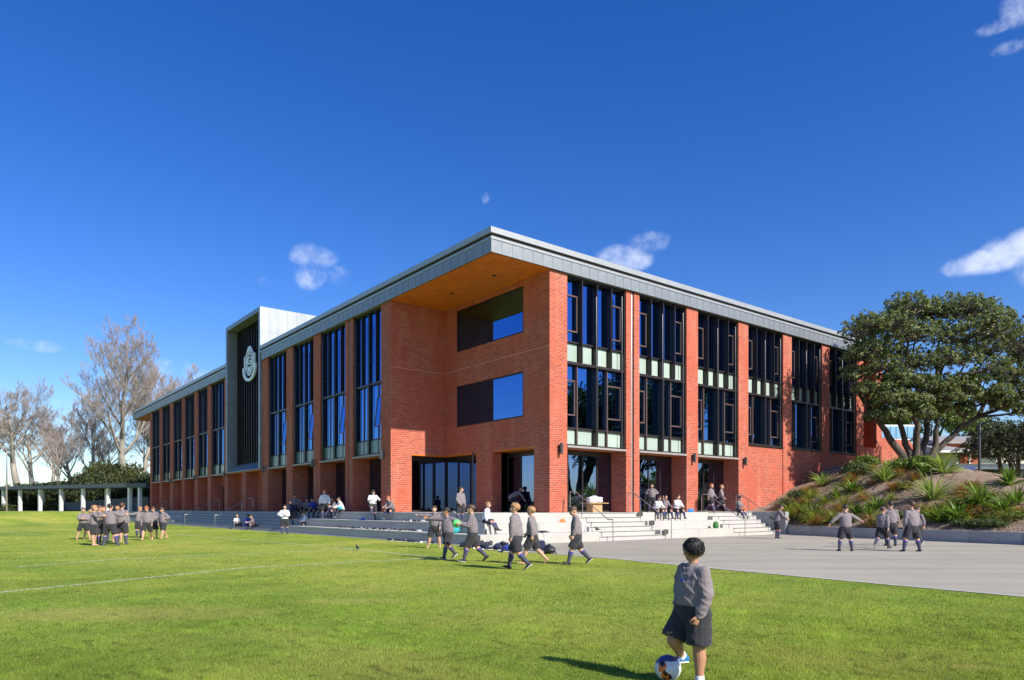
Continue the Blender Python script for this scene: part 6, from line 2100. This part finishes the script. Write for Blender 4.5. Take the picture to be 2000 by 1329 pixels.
for (px, sm, hr_, lb) in ((464, M_SHIRTW, 'fair', 'fair haired boy in a white shirt sitting on the lowest step'), (481, M_BLUEJ, 'brown', 'boy in a bright blue jumper sitting on the lowest step at the left'), (497, M_SHIRTD, 'brown', 'boy in grey sitting on the lowest step right of the blue jumper')):
    person(on_x(px, PX0 - 1.5 + .12, .197 if px < 430 else .197), (.2 if px < 490 else -.8, -.9 if px < 470 else (.9 if px < 490 else -.5)), 1.36, 'sitlow', lb, hr_, sm, head=(0, -15), spine=(0, .4, 1))


def finish_people():
    """one evaluation: fuse the solids of every body and garment, then add hands and creases"""
    for (o, vx, it, wr_, ex, H) in PEND:
        r = o.modifiers.new('fuse', 'REMESH'); r.mode = 'VOXEL'; r.voxel_size = vx; r.use_smooth_shade = True
        s = o.modifiers.new('smooth', 'SMOOTH'); s.factor = .5; s.iterations = it
    dg = bpy.context.evaluated_depsgraph_get()
    res = []
    for p in PEND:
        res.append(bpy.data.meshes.new_from_object(p[0].evaluated_get(dg)))
    for (o, vx, it, wr_, ex, H), me in zip(PEND, res):
        n = len(me.vertices)
        co = np.empty(n * 3, dtype=np.float32); me.vertices.foreach_get('co', co); co = co.reshape(-1, 3).astype(float)
        if wr_:
            no = np.empty(n * 3, dtype=np.float32); me.vertices.foreach_get('normal', no); no = no.reshape(-1, 3)
            k = 1 / H
            x, y, z = co[:, 0] * k, co[:, 1] * k, co[:, 2] * k
            ph = H * 37
            rg = lambda a: (1 - np.abs(np.sin(a))) ** 2.2
            w_ = rg(17 * z + 9 * x + 4 * np.sin(9 * x + ph) + 6 * y) * .9 + rg(24 * (x + .5 * y) + 5 * np.sin(8 * z + ph)) * .8 + rg(40 * z - 22 * x + 4 * np.sin(14 * y + ph)) * .45 - .75
            co = co + no * (w_ * wr_ * H)[:, None]
        V = co; nl = len(me.loops); npoly = len(me.polygons)
        lv = np.empty(nl, dtype=np.int32); me.loops.foreach_get('vertex_index', lv)
        sz = np.empty(npoly, dtype=np.int32); me.polygons.foreach_get('loop_total', sz)
        if ex is not None:
            V = np.concatenate([V, ex[0]]); lv = np.concatenate([lv, [i + n for f in ex[1] for i in f]]); sz = np.concatenate([sz, [len(f) for f in ex[1]]])
        mat = o.data.materials[0]
        tmp = mesh_np(o.name, V, lv, sz, mat, None, True)
        nm = tmp.data
        bpy.data.objects.remove(tmp)
        old = o.data
        o.modifiers.clear()
        o.data = nm
        bpy.data.meshes.remove(old); bpy.data.meshes.remove(me)


finish_people()

# ------------------------------------------------------------------ balls, bags, shoes, birds, furniture
def football(loc, r):
    m, nt, b, out = new_mat('football_skin')
    tc, s = sep_xyz(nt)
    vo = nt.nodes.new('ShaderNodeTexVoronoi'); vo.inputs['Scale'].default_value = 9; nt.links.new(tc.outputs['Object'], vo.inputs['Vector'])
    dot = lambda d, a, c, lo, hi: None
    def cap(d, e0, e1):
        v = nt.nodes.new('ShaderNodeVectorMath'); v.operation = 'DOT_PRODUCT'; v.inputs[1].default_value = Vector(d).normalized() / r
        nt.links.new(tc.outputs['Object'], v.inputs[0])
        nz = noise_node(nt, 14, 2, .5, tc.outputs['Object'])
        a = math_node(nt, 'MULTIPLY_ADD', nz.outputs['Fac'], .25); nt.nodes[-1].inputs[2].default_value = -.12
        t = math_node(nt, 'ADD', v.outputs['Value'], a)
        mr = nt.nodes.new('ShaderNodeMapRange'); mr.inputs['From Min'].default_value = e0; mr.inputs['From Max'].default_value = e1
        nt.links.new(t, mr.inputs['Value']); return mr.outputs[0]
    c = mixc(nt, cap((-.1, .3, 1), .40, .42), (.66, .66, .70), (.06, .075, .20))
    nz2 = noise_node(nt, 26, 1, .4, tc.outputs['Object'])
    ink = ramp(nt, nz2.outputs['Fac'], [(.50, (0, 0, 0)), (.54, (1, 1, 1))])
    for d in ((-.62, -.75, .25), (-.30, -.80, -.45), (.2, .3, -.95), (.9, .6, .1)):
        cc = cap(d, .91, .925)
        c = mixc(nt, cc, c, mixc(nt, ink, (.80, .19, .03), (.03, .02, .02)))
    c = mixc(nt, cap((.5, .2, .9), .86, .88), c, (.35, .04, .08))
    nt.links.new(c, b.inputs['Base Color']); b.inputs['Roughness'].default_value = .3
    h = ramp(nt, vo.outputs['Distance'], [(0, (0, 0, 0)), (.3, (1, 1, 1))])
    bump(nt, b, h, .25, .004)
    V, Fs = ellipsoid(Vector((0, 0, 0)), r, r, r, nu=40, nv=28)
    o = MB().add(V, Fs).build('football', m, None, True, loc)
    return tag(o, 'white football with orange, black and blue panels beside the front boy', 'football')


football((1.222, 5.62, .102), .103)
# green ball in the walking boy's hands
i = wb
hand = (i['AJ'][0][2] + i['AJ'][1][2]) / 2
mw = Matrix.Translation(i['root'].location) @ Matrix.Rotation(i['root'].rotation_euler.z, 4, 'Z')
c = mw @ (hand + Vector((0, .12, .03)))
V, Fs = ellipsoid(Vector((0, 0, 0)), .108, .108, .108, nu=32, nv=22)
tag(MB().add(V, Fs).build('ball', M_GREEN, None, True, c), 'bright green ball held by the walking boy', 'ball')


def shoe_mesh():
    mb = MB()
    mb.tube([(0, -.08, .045), (0, -.02, .052), (0, .06, .038), (0, .115, .028)], [(.034, .036), (.038, .040), (.044, .028), (.034, .018)], 10, side=(1, 0, 0))
    mb.tube([(0, -.055, .06), (0, -.06, .10)], [.036, .034], 10, cap=False)
    o = mb.build('shoe', M_SHOE, None, True)
    MB().tube([(0, -.10, .009), (0, 0, .009), (0, .13, .009)], [(.036, .009), (.044, .009), (.036, .009)], 10, side=(1, 0, 0)).build('sole', M_SOLE, o, True)
    return o


shoe0 = shoe_mesh()
used = False


def put_shoe(p, rz, lb, grp, tilt=0):
    global used
    o = shoe0 if not used else copy_tree(shoe0)
    used = True
    o.location = p; o.rotation_euler = (0, tilt, rz)
    if tilt: o.location.z += .035
    tag(o, lb, 'shoe', grp)


for k in range(30):
    px = 655 + k * 5.6 + rnd.uniform(-2, 2)
    put_shoe(on_x(px, PX0 - 1.28 + rnd.uniform(-.12, .25), .393), rnd.uniform(0, 6.3), 'black school shoe in the long row left on the lowest shaded tier', 'shoes left on the lowest shaded tier', rnd.choice([0, 0, 1.4]))
for k in range(12):
    px = 788 + k * 7.5 + rnd.uniform(-2, 2)
    put_shoe(on_x(px, PX0 - .5 + rnd.uniform(-.1, .3), .787), rnd.uniform(0, 6.3), 'black school shoe left on the middle shaded tier', 'shoes left on the middle shaded tier', rnd.choice([0, 0, 1.4]))
for k in range(9):
    px = 862 + k * 5 + rnd.uniform(-1, 1)
    put_shoe(on_x(px, PX0 + .3 + rnd.uniform(-.1, .1), PZ), rnd.uniform(0, 6.3), 'school shoe left on the terrace edge before the glass doors', 'shoes left on the terrace edge', rnd.choice([0, 0, 1.4]))
for k in range(26):
    px = 757 + k * 3.6 + rnd.uniform(-2, 2)
    put_shoe(on_x(px, PX0 - 1.5 - .35 + rnd.uniform(-.2, .15), .0), rnd.uniform(0, 6.3), 'dark shoe lying on the ground along the foot of the tiers', 'shoes along the foot of the tiers', rnd.choice([0, 0, 1.4]))
for k in range(24):
    px = 905 + k * 4.2 + rnd.uniform(-2, 2)
    put_shoe(gp(px, 1069 + (px - 905) * .085 + rnd.uniform(-3.5, 3), 0.015), rnd.uniform(0, 6.3), 'dark shoe in the heap by the bags at the corner of the tiers', 'shoes heaped by the bags', rnd.choice([0, 1.4, 2.6]))
for k in range(4):
    put_shoe(on_y(1053 + k * 5, PY0 - 1.5 + .3, .393), rnd.uniform(0, 6.3), 'dark shoe on the sunlit lowest tier', 'shoes on the sunlit lowest tier')


def bag(name, p, sx, sy, sz, mat, lb, rz=0, grp=None, strap=True):
    mb = MB()
    V, Fs = ellipsoid(Vector((0, 0, sz * .5)), sx, sy, sz * .55, nu=16, nv=10)
    sg = lambda a, q: math.copysign(abs(a) ** q, a)
    V = [(sg(v[0] / sx, .62) * sx * (1 + .16 * math.sin(v[2] * 37 + rz * 9)) + .18 * (v[2] - sz * .5) * math.sin(rz * 5), sg(v[1] / sy, .6) * sy * (1 + .14 * math.sin(v[0] * 30 + rz)), max(v[2] * (1 + .12 * math.sin(v[0] * 21 + rz * 3)), 0)) for v in V]
    mb.add(V, Fs)
    o = mb.build(name, mat, None, True, p, rz)
    if grp: o.scale = (.72, .72, .72)
    s = MB()
    s.tube([(-sx * .5, 0, sz * .95), (-sx * .2, 0, sz * 1.25), (sx * .25, 0, sz * 1.22), (sx * .5, 0, sz * .9)], [(.02, .006)] * 4, 6, side=(0, 1, 0))
    s.tube([(-sx * .8, -sy * .6, sz * .4), (-sx * 1.25, -sy * .9, sz * .05), (-sx * .4, -sy * 1.2, .012)], [(.018, .005)] * 3, 6, side=(0, 0, 1))
    s.build('strap', mat, o, True)
    return tag(o, lb, 'bag', grp)


bag('bag', on_x(887, PX0 - .35 - .75, .393), .22, .18, .34, M_TEAL, 'teal sports bag on the tier beside the boy before the glass doors', .4)
bags = [(905, 1069, M_NAVY), (923, 1070, M_BLUEJ), (946, 1073, M_NAVY), (955, 1070, M_SHOE), (972, 1074, M_NAVY), (984, 1072, M_SHOE), (998, 1075, M_NAVY), (912, 1074, M_SHOE), (990, 1079, M_BLUEJ), (938, 1068, M_SHORTS)]
for k, (px, py, mt_) in enumerate(bags):
    bag('bag', gp(px, py), .19 + .03 * (k % 3), .15, .26 + .05 * (k % 2), mt_, {M_NAVY: 'navy', M_BLUEJ: 'blue', M_SHOE: 'black', M_SHORTS: 'charcoal'}[mt_] + ' school bag in the pile at the corner of the tiers, ' + ('leftmost', 'second', 'middle', 'behind', 'right half', 'small one', 'rightmost', 'front', 'front right', 'back left')[k], k * 1.1, 'bags piled at the corner of the tiers')
bag('bag', gp(1054, 1077), .20, .15, .30, M_NAVY, 'navy bag with white trim on the court edge, nearer the bag pile', .3)
bag('bag', gp(1073, 1082), .24, .16, .24, M_SHOE, 'black bag on the court edge just left of the boy walking alone', 1.8)
bag('bag', on_y(1398, PY0 - 1.1, .393), .15, .11, .28, simple('dark_green_fabric', (.03, .16, .03), .8), 'dark green bag on the sunlit tier left of the second stair', .6)
bag('lunch_bag', on_y(1349, PY0 + .25, PZ), .17, .10, .15, M_TEAL if False else simple('bright_blue_fabric', (.01, .22, .62), .7), 'bright blue lunch bag on the terrace right of the three sitting boys', .1)
bag('lunch_bag', on_x(709, PX0 - .3, .787), .13, .08, .11, MATS['bright_blue_fabric'], 'small blue lunch bag on the shaded middle tier', .1)
bag('lunch_bag', on_y(1099, PY0 - .3, .787), .13, .07, .13, simple('orange_fabric', (.75, .22, .06), .7), 'orange and white lunch bag on the sunlit tier', .1)
# teal bag on a lap
p = on_x(664, SX - .28, SEAT + .13)
bag('bag', p, .15, .11, .14, M_TEAL, 'teal bag on the lap of the sitting boy', .9)


def bottle(p, lb, mat):
    mb = MB().tube([(0, 0, .004), (0, 0, .17), (0, 0, .19)], [.035, .035, .018], 10, cap=False)
    o = mb.build('water_bottle', mat, None, True, p)
    MB().tube([(0, 0, .19), (0, 0, .225)], .017, 8, cap=False).build('cap', M_BAND, o, True)
    return tag(o, lb, 'bottle')


bottle(on_y(1143, PY0 - 1.1, .393), 'white water bottle with blue cap standing on the sunlit tier', M_SHIRTW)
bottle(on_y(949, PY0 - 1.05, .393), 'dark water bottle on the tier by the sitting fair haired boy', M_SHOE)


def pigeon(p, rz, lb):
    mb = MB()
    mb.tube([(0, -.10, .09), (0, -.02, .10), (0, .06, .115), (0, .10, .16)], [(.02, .015), (.05, .045), (.045, .042), (.02, .02)], 10, side=(1, 0, 0))
    mb.add(*ellipsoid(Vector((0, .115, .185)), .022, .026, .022, nu=10, nv=7))
    mb.tube([(0, -.10, .095), (0, -.20, .075)], [(.03, .010), (.025, .006)], 8, side=(1, 0, 0))
    mb.tube([(0, .135, .182), (0, .165, .176)], [.007, .003], 6)
    r = mb.build('pigeon', M_LAMP, None, True, p, rz)
    l = MB().tube([(.018, 0, .07), (.018, .01, .0)], .005, 5).tube([(-.018, 0, .07), (-.018, .01, .0)], .005, 5)
    l.build('legs', M_LIP, r, True)
    return tag(r, lb, 'bird')


pigeon(on_y(1167, PY0 - 1.15, .393), 1.2, 'dark pigeon standing on the sunlit tier left of the first stair')
pigeon(gp(698, 1076), .5, 'dark pigeon standing on the grass in front of the shaded tiers')
# low table with a bundle
tb_ = empty('low_table', on_y(1161, PY0 + .65, PZ), BANG)
tag(tb_, 'small wooden table on the terrace in the first bay right of the corner', 'table')
MB().cbox(-.62, .62, -.3, .3, .40, .44, .008).build('table_top', M_WOOD, tb_)
MB().box(-.3, .3, -.2, .2, .01, .398).build('box_base', M_WOOD, tb_)
o = bag('folded_blanket', on_y(1161, PY0 + .65, PZ + .44), .42, .24, .26, M_SHIRTW, 'pale grey bundle lying on the small wooden table', BANG, None)
o['category'] = 'bundle'

# ------------------------------------------------------------------ grass blades
def grass():
    g = np.random.default_rng(4)
    n = 740000
    # even in the picture: choose rows and columns of the view, then drop where there is no lawn
    py = HZ + 30 + (1420 - HZ - 30) * g.random(n) ** .85
    Y = F * CH / (py - HZ)
    X = (-1250 + 2500 * g.random(n)) / F * Y
    ex = np.array([p.x for p in EDGE]); ey = np.array([p.y for p in EDGE])
    ok = Y < np.interp(X, ex, ey, left=1e3, right=-1) - .01 + .05 * np.sin(X * 9) * np.sin(X * 3.1 + 1) + .04 * g.random(n)
    lx = (X - BC.x) * BU.x + (Y - BC.y) * BU.y
    ok &= (lx < PX0 - 1.5 - .26) | (X > EDGE[0].x)
    X, Y = X[ok], Y[ok]
    n = len(X)
    Z = lawn_h(X, Y)
    h = (.015 + .016 * g.random(n)) * (1 + Y * .014)
    # clumpy: height and tone vary over a metre or two
    cl = (np.sin(X * 1.9 + 1.3 * np.sin(Y * 1.1)) * np.cos(Y * 1.5 + 1.7 * np.sin(X * .8)) + .6 * np.sin(X * 5.1 + Y * 3.3) * np.cos(Y * 4.7 - X * 2.2))
    h *= 1 + .25 * cl
    w = .0028 + .00058 * Y
    az = g.random(n) * 2 * np.pi; ln = g.random(n) * .9
    dx, dy = np.cos(az), np.sin(az)
    a2 = g.random(n) * 2 * np.pi
    sx, sy = np.cos(a2) * w / 2, np.sin(a2) * w / 2
    V = np.stack([np.stack([X - sx, Y - sy, Z - .004], -1), np.stack([X + sx, Y + sy, Z - .004], -1), np.stack([X + dx * h * ln, Y + dy * h * ln, Z + h * (1 - .35 * ln)], -1)], 1)
    o = mesh_np('grass', V.reshape(-1, 3), np.arange(n * 3), np.full(n, 3), M_BLADE)
    t = np.clip(.5 + .22 * cl + g.normal(0, .20, n), 0, 1)[:, None]
    big = .5 + .5 * np.sin(X * .31 + 2 + 1.2 * np.sin(Y * .23)) * np.cos(Y * .37 + .9 * np.sin(X * .27))
    fy = np.clip(sstep(9, 20, Y) * .55 + .35 * big, 0, 1)[:, None]
    c = np.array([.070, .140, .016]) * (1 - t) + np.array([.205, .310, .040]) * t
    c = c * (1 - fy) + (np.array([.31, .30, .062]) * (.70 + .6 * t)) * fy
    mot = np.sin(X * 7.3 + 2 * np.sin(Y * 3.1)) * np.cos(Y * 6.1 + 1.5 * np.sin(X * 4.3)) + .7 * np.sin(X * 13.7 + Y * 4) * np.cos(Y * 11.3 - X * 5)
    c = c * (1 + .15 * np.clip(mot + .5 * cl, -1.6, 1.4))[:, None]
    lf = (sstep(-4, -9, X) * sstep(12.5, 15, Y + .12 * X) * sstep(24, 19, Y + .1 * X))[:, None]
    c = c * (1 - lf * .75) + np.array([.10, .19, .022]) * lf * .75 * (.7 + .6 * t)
    dead = g.random(n) < .07
    c[dead] = np.array([.30, .27, .12])
    # dry patches
    for (px, py_, r) in ((240, 1199, .75), (690, 1175, .35), (1250, 1120, .9), (1890, 1305, .12), (1125, 1187, .10), (1310, 1122, .6)):
        q = gp(px, py_); d = np.hypot((X - q.x) / (r * 2.2), (Y - q.y) / (r * .8))
        k_ = (np.clip(1.3 - d, 0, 1) ** .6 * (.5 + .5 * g.random(n)))[:, None] * .85
        c = c * (1 - k_) + np.array([.34, .27, .13]) * k_
    for A_, B_ in LW:
        dv = np.array([B_.x - A_.x, B_.y - A_.y]); L2 = (dv ** 2).sum()
        tt_ = np.clip(((X - A_.x) * dv[0] + (Y - A_.y) * dv[1]) / L2, 0, 1)
        d = np.hypot(X - A_.x - tt_ * dv[0], Y - A_.y - tt_ * dv[1])
        k_ = (d < .065) & (g.random(n) < .7)
        c[k_] = np.array([.50, .53, .42])
    ol = np.sin(X * .83 + 1.5 * np.sin(Y * .61 + 2)) * np.sin(Y * .94 + 1.3 * np.sin(X * .52)) + .5 * np.sin(X * 2.3 + 1) * np.sin(Y * 2.9 + X)
    ko = (np.clip(ol, 0, 1) * (.35 + .3 * g.random(n)))[:, None]
    c = c * (1 - ko) + np.array([.30, .27, .085]) * (.75 + .4 * t) * ko
    c = c * (1 - .25 * np.clip(-ol, 0, 1))[:, None]
    spot = (np.sin(X * 9.1 + 3 * np.sin(Y * 5.3 + 1)) * np.sin(Y * 8.3 + 2.5 * np.sin(X * 6.1)) > .78)
    c[spot] *= .62
    c = c * 1.25
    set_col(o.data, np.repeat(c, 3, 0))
    tag(o, 'short sunlit lawn grass of the playing field', 'grass', None, 'stuff')


grass()
